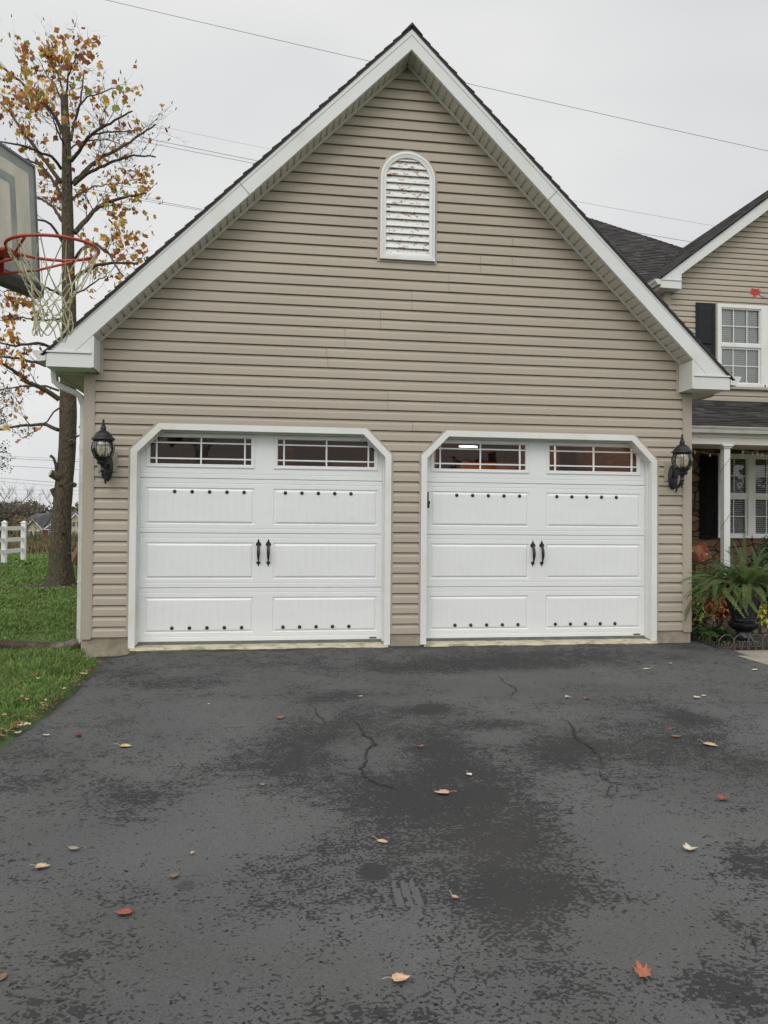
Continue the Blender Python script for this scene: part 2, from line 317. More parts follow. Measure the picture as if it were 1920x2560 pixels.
def build_drive():
    x0, x1, y0, y1, st = -3.4, 3.72, -6.9, .14, .0125
    nx = int((x1-x0)/st)+1; ny = int((y1-y0)/st)+1
    X, Y = np.meshgrid(np.linspace(x0, x1, nx), np.linspace(y0, y1, ny))
    Z = -.082+.03*np.clip((X+3.2)/6.8, 0, 1)**2*(3-2*np.clip((X+3.2)/6.8, 0, 1))
    q1 = np.clip((X+3.15)/.4, 0, 1); q2 = np.clip((Y+1.3)/1.2, 0, 1); q3 = np.clip((X+1)/4, 0, 1)
    Z = Z+(.058-.03*q3*q3*(3-2*q3))*q1*q1*(3-2*q1)*q2*q2*(3-2*q2)
    # edges: the left one wanders and swings out next to the garage
    edge = -3.16+.03*np.sin(Y*2.3)+.015*np.sin(Y*7.1+1)-.27*np.clip((Y+.55)/.4, 0, 1)
    t = (X-x0)/(x1-x0); X = edge+(x1-edge)*t
    Z = Z-.02*np.exp(-((X-edge)/.06)**2)+.003*np.sin(X*2.1)*np.sin(Y*1.7)
    D = np.zeros_like(X)
    for cx, cy, rx, ry, s in BLA:
        d = ((X-cx)/rx)**2+((Y-cy)/ry)**2; D += s*np.exp(-d*.9)
    D = np.clip(D+.06+.25*np.clip((Y+1.3)/1.0, 0, 1), -1, 1.25)
    So = np.zeros_like(X)
    def ell(u, v, ru, rv, k=1):
        c = atZ(u, v); a = atZ(u+ru, v); q = atZ(u, v+rv); rx = a.x-c.x; ry = c.y-q.y
        d = np.sqrt(((X-c.x)/rx)**2+((Y-c.y)/ry)**2)+.03*np.sin(X*60)+.03*np.sin(Y*47)
        return np.clip((1.06-d)/.10, 0, 1)*k
    So = np.maximum(So, ell(935, 2176, 37, 23, .95)); So = np.maximum(So, ell(465, 2208, 20, 13, .55)); So = np.maximum(So, ell(1075, 1772, 42, 14, .8))
    # rake-like marks beside the oval stain
    a = atZ(1014, 2189); b = atZ(1014, 2266); l_ = atZ(967, 2228).x; r_ = atZ(1075, 2228).x
    inn = np.clip((Y-b.y)/.02, 0, 1)*np.clip((a.y-Y)/.05, 0, 1)*np.clip((X-l_)/.02, 0, 1)*np.clip((r_-X)/.06, 0, 1)
    D = D+inn*np.clip(.85-D, 0, 1)*.9
    for u in (991, 1016, 1038, 1059):
        cx = atZ(u, 2228).x; D = D-2.2*np.where(np.abs(X-cx-.012*(Y-b.y)) < .0085, 1, 0)*(inn > .5)
    # old sealed strip
    a = atZ(300+945/2.048, 1600+545/2.048); b = atZ(300+790/2.048, 1600+680/2.048)
    ab = np.array([b.x-a.x, b.y-a.y]); tt = np.clip(((X-a.x)*ab[0]+(Y-a.y)*ab[1])/(ab@ab), 0, 1); dd = np.hypot(X-a.x-ab[0]*tt, Y-a.y-ab[1]*tt)+.012*np.sin(X*40)
    So = np.maximum(So, np.clip((.05-dd)/.02, 0, .85))
    # fresh black strip along the garage
    nn = .05*np.sin(X*3.1)+.03*np.sin(X*8.3)
    So = np.maximum(So, np.clip((Y+.17+nn)/.03, 0, .9)*np.clip((1.9-X)/2.5, .35, 1))
    V = np.stack([X.ravel(), Y.ravel(), Z.ravel()], 1)
    i = np.arange(nx*ny).reshape(ny, nx); F = np.stack([i[:-1, :-1], i[:-1, 1:], i[1:, 1:], i[1:, :-1]], -1).reshape(-1, 4)
    # lower skirt and the drive running on behind the camera
    me = bpy.data.meshes.new('driveway'); me.from_pydata(V.tolist(), [], F.tolist())
    for nme, A in (('damp', D), ('solid', So)):
        at = me.attributes.new(nme, 'FLOAT', 'POINT'); at.data.foreach_set('value', A.ravel().astype(np.float32))
    me.polygons.foreach_set('use_smooth', [True]*len(me.polygons)); me.materials.append(ASPH)
    o = bpy.data.objects.new('driveway', me); COL.objects.link(o); tag(o, kind='structure')
    m = MB(); m.add([(-3.16, -40, -.08), (3.72, -40, -.052), (3.72, -6.9, -.052), (-3.16, -6.9, -.08)], [(0, 1, 2, 3)])
    tag(m.build('driveway', ASPH), kind='structure')
build_drive()
CRK = mat('crack', (.018, .018, .017), .9, 50, .3)
for pts, w in list(CRACKS):
    if w >= .009:
        for p in pts[1:-1]:
            if random.random() < .75:
                a = random.uniform(0, 6.28); l_ = random.uniform(.06, .22); q = p+Vector((math.cos(a)*l_, math.sin(a)*l_, 0)); CRACKS.append(([p, p.lerp(q, .5)+Vector((random.uniform(-.03, .03), random.uniform(-.03, .03), 0)), q], .0045))
cb = MB()
for pts, w in CRACKS:
    p = wobble(pts)
    n = len(p); Ls = []; Rs = []
    for i in range(n):
        t = p[min(i+1, n-1)]-p[max(i-1, 0)]; t.z = 0; t.normalize(); s = Vector((-t.y, t.x, 0)); ww = w*.5*random.uniform(.45, 1.25)*min(1, .25+3*min(i, n-1-i)/n)
        z = gz(p[i].x, p[i].y)+.006
        a = p[i]+s*ww; b = p[i]-s*ww; Ls.append((a.x, a.y, z)); Rs.append((b.x, b.y, z))
    cb.add(Ls+Rs, [(i, i+1, n+i+1, n+i) for i in range(n-1)])
tag(cb.build('driveway_cracks', CRK), kind='structure')

# land: one sheet to the horizon (the drive, bed and walk lie on it)
def build_land():
    xs = [-1500, -800, -400, -250, -160, -110, -80, -60, -45, -34, -26]+[-20+i for i in range(0, 12)]+[-8+i*.5 for i in range(0, 9)]+[-3.7, -3.6, -3.52, -3.44, -3.38, -3.3, -3.24, -3.17, -3.12, -3.05, -2.9, 3.8, 6, 10, 20, 40, 80, 160, 400, 1500]
    ys = [-400, -100, -40, -20, -12, -8]+[-7+i*.5 for i in range(0, 13)]+[-.75, -.55, -.42, -.3, -.15, 0, .3, .5, .7, 1, 2, 3, 4, 5, 6, 7, 8, 9, 10, 12, 14, 16, 18, 20, 22, 24, 26, 28, 30, 32, 34, 38, 45, 60, 80, 100, 125, 150, 175, 200, 300, 500, 900, 2000]
    v = []; f = []
    for y in ys:
        for x in xs:
            z = lz(x, y)
            ed = -3.16-.27*min(1, max(0, (y+.55)/.4))
            if x < 3 and y < .6: z = z-.055*sm(ed-.12, ed-.02, x)-.12*sm(ed, ed+.10, x)
            elif -3.35 < x < 30 and y < 12: z = -.16
            elif x >= 30 or (x > -3.35 and y >= 12): z = min(z, -.16)
            v.append((x, y, z))
    nx = len(xs)
    for j in range(len(ys)-1):
        for i in range(nx-1): f.append((j*nx+i, j*nx+i+1, (j+1)*nx+i+1, (j+1)*nx+i))
    m = MB(); m.add(v, f); G_ = mat('lawn_ground', (.065, .115, .030), .95, 5, .35, .7, 60, two=((.065, .07, .03), 2.2), thr=(.52, .7), detail=8)
    return tag(m.build('lawn_ground', G_, smooth=True), kind='structure')
build_land()

# grass blades on the visible wedge of lawn
def build_grass():
    rng = np.random.default_rng(3)
    vs = []; fs = []; mi = []
    def edge(y): return -3.16+.03*math.sin(y*2.3)-(.27 if y > -.3 else .27*min(1, max(0, (y+.55)/.25)))
    bands = [(-6.2, -2.5, 30000, .075, .0048), (-2.5, .3, 52000, .075, .005), (.3, 4, 38000, .075, .008), (4, 9, 26000, .08, .013), (9, 16, 17000, .085, .024), (16, 33, 14000, .10, .05)]
    b = 0
    for y0, y1, n, h, w in bands:
        for _ in range(n):
            y = y0+(y1-y0)*rng.random()
            xl = -1.44-.335*(y+8.65)-2.3; xr = edge(y)-.01 if y < .1 else (-3.56 if y < 5 else -1.44-.236*(y+8.65)+.8)
            if xr > -3.56 and y > .1: xr = -3.56
            if xl > xr: continue
            x = xl+(xr-xl)*rng.random(); z = lz(x, y)-.01
            if (x+6.15)**2+(y-9.2)**2 < .35 : continue
            near = 1-sm(0, .3, edge(y)-x) if y < .1 else 0
            if near > .3 and rng.random() < near*.25: continue
            hh = h*(.55+.8*rng.random())*(1-.3*near)*(.8+.5*(math.sin(x*2.1+y)*math.cos(y*1.7-x)))
            a = rng.random()*6.28; c, s = math.cos(a), math.sin(a); la = rng.random()*6.28; le = hh*(.25+.7*rng.random()); ww = w*(.6+.7*rng.random())
            lx, ly = math.cos(la)*le, math.sin(la)*le
            vs += [(x-c*ww, y-s*ww, z), (x+c*ww, y+s*ww, z), (x+lx*.35+c*ww*.7, y+ly*.35+s*ww*.7, z+hh*.6), (x+lx*.35-c*ww*.7, y+ly*.35-s*ww*.7, z+hh*.6), (x+lx, y+ly, z+hh*.92)]
            fs += [(b, b+1, b+2, b+3), (b+3, b+2, b+4)]; b += 5
            q = rng.random(); k = 0 if q < .45 else 1 if q < .78 else 2 if q < .92 else 3
            mi += [k, k]
    me = bpy.data.meshes.new('grass'); me.from_pydata(vs, [], fs)
    for nme, c in (('grass_mid', (.115, .205, .040)), ('grass_light', (.19, .30, .065)), ('grass_dark', (.055, .115, .026)), ('grass_straw', (.30, .27, .13))): me.materials.append(leaf_trans(mat(nme, c, .55, 3, .2), .3))
    me.polygons.foreach_set('material_index', mi); me.update()
    o = bpy.data.objects.new('grass', me); COL.objects.link(o); tag(o, 'green lawn grass left of the garage and drive', 'grass', kind='stuff')
build_grass()

def leaf_shape(kind, size):
    """flat outline (x,y) of a leaf with its stalk end at the origin, tip towards +y"""
    if kind == 'maple':
        a = [(0, 0), (.18, .02), (.42, -.06), (.36, .14), (.60, .22), (.40, .34), (.50, .62), (.26, .50), (.20, .66), (0, 1.0)]
    elif kind == 'curled':
        a = [(0, 0), (.16, -.02), (.30, .06), (.34, .22), (.40, .32), (.33, .42), (.34, .62), (.20, .66), (.12, .80), (0, .98)]
    elif kind == 'tulip':
        a = [(0, 0), (.22, -.02), (.46, .18), (.36, .34), (.48, .66), (.28, .76), (0, .68)]
    else:
        a = [(0, 0), (.16, .10), (.27, .32), (.28, .52), (.18, .78), (0, 1.0)]
    pts = a+[(-x, y) for x, y in a[::-1] if x > 0]
    return [(x*size, y*size) for x, y in pts]

def scatter_leaves(name, label, spots, mats, size, kind='stuff'):
    m = MB()
    for x, y, z in spots:
        s = size*random.uniform(.6, 1.2); a = random.uniform(0, 6.28); tx, ty = random.uniform(-.5, .5), random.uniform(-.5, .5)
        pts = leaf_shape(random.choice(['maple', 'tulip', 'oval']), s); c, q = math.cos(a), math.sin(a)
        v = []
        for px, py in pts:
            py -= s*.5; v.append((x+px*c-py*q, y+px*q+py*c, z+abs(px*tx+py*ty)+.25*abs(px)))
        v.append((x, y, z+.004)); n = len(pts)
        m.add(v, [(i, (i+1) % n, n) for i in range(n)], random.randrange(len(mats)))
    return tag(m.build(name, mats), label, 'leaves', kind=kind)
GL = [mat('litter_tan', (.34, .23, .13), .8, 20, .3), mat('litter_brown', (.14, .07, .035), .8, 20, .3), mat('litter_pale', (.5, .42, .28), .8, 20, .25), mat('litter_red', (.24, .06, .03), .8, 20, .25)]
sp = []
for _ in range(260):
    y = random.uniform(-5, 12)
    xl = -1.44-.335*(y+8.65)-.4; xr = -3.25 if y < 0 else min(-3.6, -1.44-.24*(y+8.65)+.5)
    if xl < xr: x = random.uniform(xl, xr); sp.append((x, y, lz(x, y)+.035))
for _ in range(150):
    a = random.uniform(0, 6.28); r = abs(random.gauss(0, 1.5))+.3; sp.append((-6.15+r*math.cos(a), 8.9+r*.7*math.sin(a), .0))
for _ in range(90):
    y = random.uniform(-6, -.2); sp.append((-3.20+random.gauss(0, .03), y, -.06+random.uniform(0, .03)))
scatter_leaves('leaf_litter', 'brown and tan autumn leaves littering the lawn and the edge of the drive', sp, GL, .047)
sp = [(-3.19+.03*math.sin(y*2.3)+random.gauss(0, .022), y, -.072+random.uniform(0, .02)) for y in [random.uniform(-6.2, -.45) for _ in range(700)]]
scatter_leaves('leaf_litter', 'thin line of small brown leaf bits and debris along the lawn edge of the drive', sp, [GL[1], GL[1], GL[0], GL[3], DIRT, DIRT], .022)
# earth ring at the foot of the tree and dark edge of the drive
m = MB(); n = 40; c = Vector((-6.15, 9.15, lz(-6.15, 9.15)))
v = [(c.x, c.y, c.z+.05)]+[(c.x+(1.15+.2*math.sin(3*i)+.1*math.sin(7*i))*math.cos(2*math.pi*i/n), c.y+(.75+.1*math.sin(5*i))*math.sin(2*math.pi*i/n), c.z+.006) for i in range(n)]
m.add(v, [(0, i+1, (i+1) % n+1) for i in range(n)]); tag(m.build('soil', DIRT, smooth=True), kind='structure')

# ------------------------------------------------------------------ garage
XC = 3.397; APW = 6.637; SLP = .99; TY = -.03; SETB = .129
D1, D2, DW, CHX, CHZ, TZ = -3.009, .198, 2.86, .291, .294, 2.449
CO = .1155; SB = .125
garage = thing('garage', 'beige sided two-door garage with steep white-edged gable and dark shingle roof', 'garage', (0, 0, 0))
def rakez(x): return 6.644-.993*abs(x)
def door_iv(z, ins):
    """opening interval of a door at height z, inset from the outer trim line"""
    top = TZ-ins; 
    if z >= top: return None
    k = 0
    z1 = TZ-CHZ-ins*.41
    if z > z1: k = (z-z1)*(CHX/CHZ)
    return ins+k, DW-ins-k
VX0, VX1, VZ0, VR = -.300, .332, 4.41, .316
VXC = (VX0+VX1)/2; VZC = 5.626-VR
def siding_wall(m, course0, profile, xlim, holes, levels, ztop):
    k = 0
    while True:
        z0 = course0+k*CO
        if z0 > ztop: break
        pr_ = [(z0, profile[0][1])]+[(z0+p[0]*CO, p[1]) for p in profile[1:]]
        # split at special levels
        segs = []
        for (za, ya), (zb, yb) in zip(pr_[:-1], pr_[1:]):
            cuts = [za]+sorted(l for l in levels if za+1e-5 < l < zb-1e-5)+[zb]
            for a, b in zip(cuts[:-1], cuts[1:]):
                if zb-za > 1e-6: fa = (a-za)/(zb-za); fb = (b-za)/(zb-za)
                else: fa, fb = 0, 1
                segs.append((a, ya+(yb-ya)*fa, b, ya+(yb-ya)*fb))
        segs.insert(0, (z0, .010, z0, profile[0][1]))     # underside of the butt
        for za, ya, zb, yb in segs:
            e = 1e-5
            def ivs(z):
                lo, hi = xlim(z)
                if lo >= hi: return []
                iv = [(lo, hi)]
                for h in holes:
                    r = h(z)
                    if r:
                        nv = []
                        for a, b in iv:
                            if r[0] > a: nv.append((a, min(b, r[0])))
                            else: nv.append((a, a))
                            if r[1] < b: nv.append((max(a, r[1]), b))
                            else: nv.append((b, b))
                        iv = nv
                return iv
            A = ivs(za+e if zb > za else za+e); Bv = ivs(zb-e if zb > za else za+e)
            if len(A) != len(Bv):
                continue
            for (a0, a1), (b0, b1) in zip(A, Bv):
                if a1-a0 < 1e-4 and b1-b0 < 1e-4: continue
                m.quad((a0, ya, za), (a1, ya, za), (b1, yb, zb), (b0, yb, zb))
        k += 1
PROF = [(0, -.023), (.56, -.020), (.61, -.015), (.72, -.008), (.86, -.0035), (.92, -.0025), (.925, .010), (1.0, .010)]
def gl(z):
    w = min(XC, (APW-z)/.993)
    return (-w, w)
holes = []
for dx in (D1, D2):
    def h(z, dx=dx):
        r = door_iv(z, .02)
        return (dx+r[0], dx+r[1]) if r else None
    holes.append(h)
def hv(z):
    if z < VZ0-.01 or z > VZC+VR-.02: return None
    w = VR-.02
    if z > VZC: w = math.sqrt(max(0, (VR-.02)**2-(z-VZC)**2))
    return (VXC-w, VXC+w)
holes.append(hv)
levels = [TZ-.02, TZ-CHZ-.02*.41, VZ0-.01, VZC]+[VZC+VR*math.sin(a*.1) for a in range(1, 15)]+[VZC+VR-.02]+[APW-.993*XC]
# several wall holes can only be combined if they never share a level with different counts; doors and vent do not overlap in height
m = MB(); siding_wall(m, SB, PROF, gl, holes, levels, APW)
fw_ = m.build('front_siding', SID, garage)
m = MB()   # side and back walls, sheathing behind the front with door openings
for s in (-1, 1): m.box(s*3.42, s*(3.42+.08), .0, 7.4, -.1, 3.3)
m.prism_y([(-3.5, -.1), (3.5, -.1), (3.5, 3.2), (0, 6.6), (-3.5, 3.2)], 7.4, 7.5)
m.build('side_walls', SID2, garage)
m = MB(); WOOD = mat('wood_brown', (.16, .075, .03), .7, 6, .35, .2, stretch=(1, 1, 4))
yb0, yb1 = .014, .12
for a, b in ((-3.42, D1+.04), (D1+DW-.04, D2+.04), (D2+DW-.04, 3.42)): m.box(a, b, yb0, yb1, -.1, 2.42)
m.prism_y([(-3.42, 2.42), (3.42, 2.42), (3.42, 3.15), (.0, 6.55), (-3.42, 3.15)], yb0, yb1)
for dx in (D1, D2):
    for s in (0, 1):
        xa = dx if s == 0 else dx+DW
        q = 1 if s == 0 else -1
        m.prism_y([(xa+q*.03, 2.42), (xa+q*(.03+CHX), 2.42), (xa+q*.03, 2.42-CHZ)], yb0, yb1)
m.build('wall_framing', WOOD, garage)
m = MB(); m.box(-3.4, 3.4, 7.30, 7.38, -.08, 3.0); m.box(-3.41, -3.38, .2, 7.3, -.08, 3.0); m.box(3.38, 3.41, .2, 7.3, -.08, 3.0); m.box(-3.4, 3.4, .14, 7.3, 3.0, 3.03); m.box(-3.4, 3.4, .14, 7.3, -.09, -.06)
# shelves and boxes dimly seen inside
for x, w, z0, h in ((-2.9, .9, 1.9, .5), (-1.7, .5, 1.85, .8), (-.6, .8, 1.7, .6), (.5, .5, 2.0, .6), (1.4, 1.1, 1.8, .55), (2.5, .5, 1.9, .7)): m.box(x, x+w, 3.0, 3.5, z0, z0+h)
m.box(-3.3, 3.3, 2.9, 3.6, 1.68, 1.72)
m.build('interior', WOOD, garage)
m = MB(); lp = atY(1170, 1117, 2.0)
m.box(lp.x-.13, lp.x+.13, 1.98, 2.02, lp.z-.004, lp.z+.010)
em = bpy.data.materials.new('lit_tube'); em.use_nodes = True; bb = em.node_tree.nodes['Principled BSDF']; bb.inputs['Emission Color'].default_value = (1, .72, .42, 1); bb.inputs['Emission Strength'].default_value = 2.4; bb.inputs['Base Color'].default_value = (.8, .8, .8, 1)
m.build('ceiling_light', em, garage)
ll = bpy.data.lights.new('tube_light', 'POINT'); ll.energy = 45; ll.color = (1, .78, .55); ll.shadow_soft_size = .15; lo = bpy.data.objects.new('tube_light', ll); COL.objects.link(lo); lo.location = (lp.x, 1.9, lp.z-.05)
lo.parent = garage
# foundation and sills
for a, b in ((-3.49, D1+.03), (D1+DW-.03, D2+.03), (D2+DW-.03, 3.47)): m = MB(); m.box(a, b, -.004, .2, -.25, .128); m.build('foundation', CONC, garage)
for dx in (D1, D2):
    m = MB(); n = 60
    for i in range(n):
        xa = dx+.03+(DW-.06)*i/n; xb = dx+.03+(DW-.06)*(i+1)/n
        def edge_(x): return -.085-.018*math.sin(x*5+dx)-.012*math.sin(x*17)-.006*math.sin(x*41)
        ya, yb_ = edge_(xa), edge_(xb)
        m.quad((xa, ya, .004), (xb, yb_, .004), (xb, .2, .016), (xa, .2, .016))
        m.quad((xa, ya-.02, -.12), (xb, yb_-.02, -.12), (xb, yb_-.012, -.01), (xa, ya-.012, -.01))
        m.quad((xa, ya-.012, -.01), (xb, yb_-.012, -.01), (xb, yb_, .004), (xa, ya, .004))
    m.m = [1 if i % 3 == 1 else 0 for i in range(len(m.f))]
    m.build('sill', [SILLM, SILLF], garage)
# corner posts
for s in (-1, 1):
    m = MB(); xa, xb = s*XC, s*(XC+.103)
    m.box(xa, xb, -.028, -.004, .105, 2.965); m.box(s*(XC+.085), s*(XC+.105), -.026, .12, .106, 2.964)
    m.box(s*(XC-.012), xa, -.026, -.006, .125, 2.965)
    m.build('corner_post', SID2, garage)

# door surround: white boards with chamfered corners, inner jamb, thin beige channel around
def outline(ins):
    r = ins
    return [(r, 0), (r, TZ-CHZ-r*.41), (CHX+r*.41, TZ-r), (DW-CHX-r*.41, TZ-r), (DW-r, TZ-CHZ-r*.41), (DW-r, 0)]
def band(m, dx, i0, i1, y0, y1, zb=0., mi=None):
    """a frame between two insets, front at y0, back at y1"""
    o0, o1 = outline(i0), outline(i1)
    o0[0] = (o0[0][0], zb); o0[-1] = (o0[-1][0], zb); o1[0] = (o1[0][0], zb); o1[-1] = (o1[-1][0], zb)
    for k in range(5):
        a, b, c, d = o0[k], o0[k+1], o1[k+1], o1[k]
        P = lambda p, y: (dx+p[0], y, p[1])
        m.add([P(a, y0), P(b, y0), P(c, y0), P(d, y0), P(a, y1), P(b, y1), P(c, y1), P(d, y1)],
              [(0, 1, 2, 3), (4, 7, 6, 5), (0, 4, 5, 1), (3, 2, 6, 7), (0, 3, 7, 4), (1, 5, 6, 2)], mi)
for dx in (D1, D2):
    m = MB(); band(m, dx, -.022, -.001, -.024, .0, .125); m.build('siding_channel', SID2, garage)
    m = MB(); band(m, dx, 0, .068, TY, .01, 0); band(m, dx, .045, .0675, -.024, .20, .02); 
    o0 = m
    band(m, dx, .068, .080, .070, .128, .03)
    m.build('door_trim', WHITE, garage)

# --- the doors
door_label = {0: None}
SEC = .6096; DZ = .031; DX0, DX1 = D1+.055, D1+DW-.055; DMID = D1+DW/2+.003
PW = 1.19; PG = .105
PL = (DMID-PG-PW, DMID-PG); PR = (DMID+PG, DMID+PG+PW)
YF = SETB
def emboss(m, x0, x1, z0, z1, field=True):
    """raised panel pressed into the sheet: groove, bead, grooved field"""
    y = YF
    rings = [(0, 0), (.010, .009), (.016, .009), (.034, -.002), (.040, -.0025)]
    pr_ = []
    for ins, dy in rings: pr_.append([(x0+ins, y+dy, z0+ins), (x1-ins, y+dy, z0+ins), (x1-ins, y+dy, z1-ins), (x0+ins, y+dy, z1-ins)])
    for a, b in zip(pr_[:-1], pr_[1:]):
        for i in range(4): j = (i+1) % 4; m.quad(a[i], a[j], b[j], b[i])
    xa, za = x0+.040, z0+.040; xb, zb = x1-.040, z1-.040; n = 13; w = (xb-xa)/n; yy = y-.0025
    for i in range(n):
        a = xa+i*w; b = a+w; g = .0032 if 0 < i else 0; h = .0032 if i < n-1 else 0
        m.quad((a+g, yy, za), (b-h, yy, za), (b-h, yy, zb), (a+g, yy, zb))
        if i < n-1:
            m.quad((b-h, yy, za), (b, yy+.0028, za), (b, yy+.0028, zb), (b-h, yy, zb)); m.quad((b, yy+.0028, za), (b+.0032, yy, za), (b+.0032, yy, zb), (b, yy+.0028, zb))
            for zz in (za, zb): m.add([(b-h, yy, zz), (b, yy+.0028, zz), (b+.0032, yy, zz)], [(0, 1, 2)])
door = None
m = MB()
WZ0, WZ1 = DZ+3*SEC+.118, DZ+3*SEC+.500     # window frame
for s in range(4):
    z0 = DZ+s*SEC+.0025; z1 = DZ+(s+1)*SEC-.0025
    if s == 0: z0 += .012
    # ledge profile near the joints
    zs = [(z0, .004), (z0+.004, 0), (z0+.045, 0), (z0+.050, .0035), (z0+.056, .0005)]
    ze = [(z1-.056, .0005), (z1-.050, .0035), (z1-.045, 0), (z1-.004, 0), (z1, .004)]
    for seq in (zs, ze):
        for (a, ya), (b, yb_) in zip(seq[:-1], seq[1:]): m.quad((DX0, YF+ya, a), (DX1, YF+ya, a), (DX1, YF+yb_, b), (DX0, YF+yb_, b))
    m.quad((DX0, YF+.02, z0), (DX1, YF+.02, z0), (DX1, YF+.004, z0), (DX0, YF+.004, z0)); m.quad((DX0, YF+.004, z1), (DX1, YF+.004, z1), (DX1, YF+.02, z1), (DX0, YF+.02, z1))
    za, zb = zs[-1][0], ze[0][0]
    pz0, pz1 = (z0+.095, z1-.10) if s < 3 else (WZ0, WZ1)
    y = YF+.0005
    rect = [(PL[0], PL[1]), (PR[0], PR[1])]
    m.quad((DX0, y, za), (DX1, y, za), (DX1, y, pz0), (DX0, y, pz0)); m.quad((DX0, y, pz1), (DX1, y, pz1), (DX1, y, zb), (DX0, y, zb))
    for a, b in ((DX0, PL[0]), (PL[1], PR[0]), (PR[1], DX1)): m.quad((a, y, pz0), (b, y, pz0), (b, y, pz1), (a, y, pz1))
    if s < 3:
        for a, b in rect: emboss(m, a, b, pz0, pz1)
m.box(DX0, DX1, YF+.022, YF+.045, DZ+.01, DZ+3*SEC+.1); 
door = m.build('garage_door', DOORM, garage)
SEAL = mat('rubber_seal', (.16, .16, .16), .6, 10, .2)
m = MB(); m.box(DX0, DX1, YF-.004, YF+.03, DZ-.024, DZ-.001); m.box(DX0, DX1, YF-.008, YF+.03, DZ+.0, DZ+.012); m.build('bottom_seal', SEAL, door)
for a, b in (PL, PR):
    m = MB(); y = YF
    rings = [(0, .0), (.006, -.010), (.018, -.012), (.024, -.006), (.034, -.008), (.044, .004), (.045, .02)]
    pr_ = [[(a+i, y+dy, WZ0+i), (b-i, y+dy, WZ0+i), (b-i, y+dy, WZ1-i), (a+i, y+dy, WZ1-i)] for i, dy in rings]
    for p, q in zip(pr_[:-1], pr_[1:]):
        for i in range(4): j = (i+1) % 4; m.quad(p[i], p[j], q[j], q[i])
    ga, gb, h0, h1 = a+.045, b-.045, WZ0+.045, WZ1-.045
    fr_ = m.build('window_frame', DOORM, door)
    m = MB(); gw = gb-ga; gh = h1-h0
    for f_ in (.062, .5, .938): m.box(ga+gw*f_-.0085, ga+gw*f_+.0085, y+.000, y+.016, h0, h1)
    for f_ in (.20, .80): m.box(ga, gb, y+.002, y+.0155, h0+gh*f_-.008, h0+gh*f_+.008)
    m.build('muntins', DOORM, door)
    m = MB(); m.quad((ga-.002, y+.018, h0-.002), (gb+.002, y+.018, h0-.002), (gb+.002, y+.018, h1+.002), (ga-.002, y+.018, h1+.002)); m.build('window_pane', GLASS, door)
# handles
def handle_mesh(cx, zc):
    m = MB(); y = YF
    def plate(zc_, w, h, up):
        pts = [(0, 0), (.30, .02), (.5, .22), (.42, .42), (.22, .58), (.10, .80), (.06, .97), (0, 1)]
        o = [(cx+p*w, zc_+up*q*h) for p, q in pts]+[(cx-p*w, zc_+up*q*h) for p, q in pts[::-1][1:-1]]
        m.prism_y(o, y-.007, y+.001)
    plate(zc+.070, .062, .084, 1); plate(zc-.100, .046, .056, -1)
    n = 14; pts = []; rad = []
    for i in range(n+1):
        t = i/n; z = zc+.088-t*.205; pts.append((cx, y-.008-.045*math.sin(math.pi*t)**.7, z)); rad.append(.0125+.0075*math.sin(math.pi*min(1, t*1.15))-.004*t)
    m.tube(pts, rad, 10)
    return m
hc = DZ+SEC*1.65
for dx in (-.056, .054): handle_mesh(DMID+dx+.0, hc).build('door_handle', BLK, door, smooth=True)
# domed studs
def stud(x, z):
    m = MB(); n = 12; b = []
    rings = [(.021, 0), (.0205, .004), (.016, .010), (.009, .0145), (.003, .016)]
    vs = []; fs = []
    for r, d in rings: vs += [(x+r*math.cos(2*math.pi*j/n), YF-.0025-d, z+r*math.sin(2*math.pi*j/n)) for j in range(n)]
    for i in range(len(rings)-1): fs += [(i*n+j, i*n+(j+1) % n, (i+1)*n+(j+1) % n, (i+1)*n+j) for j in range(n)]
    fs.append(tuple((len(rings)-1)*n+j for j in range(n))); m.add(vs, fs); return m
st0 = stud(0, 0).build('stud', BLK, door, smooth=True)
first = True
for z in (1.712, DZ+.165):
    for k in range(5):
        for x in (-2.558+k*.190+(.0 if z > 1 else -.012), -1.338+k*.1865+(.0 if z > 1 else -.012)):
            o = st0 if first else st0.copy()
            if not first: COL.objects.link(o)
            first = False; o.location = (x, 0, z)
PLT = mat('maker_plate', (.05, .012, .014), .4, 30, .3); 
m = MB(); px0, px1, pz = -.366, -.286, .064; m.box(px0, px1, YF-.004, YF+.0, pz-.0075, pz+.0075, 0); m.box(px0+.009, px1-.009, YF-.0048, YF-.004, pz-.0045, pz+.0045, 1)
m.build('maker_plate', [BLK, mat('plate_red', (.14, .03, .035), .5, 50, .3)], door)
# the second door: copies of the first and its parts
door2 = door.copy(); COL.objects.link(door2); door2.location.x += D2-D1
for c in list(door.children):
    k = c.copy(); COL.objects.link(k); k.parent = door2
# black side hinge at the left edge of the second door
hp0, hp1 = atY(1066.5, 1229, TY), atY(1071, 1270, TY)
m = MB(); m.box(D2+.068, D2+.087, TY+.002, .03, hp1.z+.012, hp0.z); m.box(D2+.068, D2+.096, TY-.002, .03, hp1.z, hp1.z+.075); m.tube([(D2+.097, TY+.01, hp1.z+.05), (D2+.097, TY+.01, hp1.z+.078)], .009, 10)
m.build('latch_bar', BLK, garage)

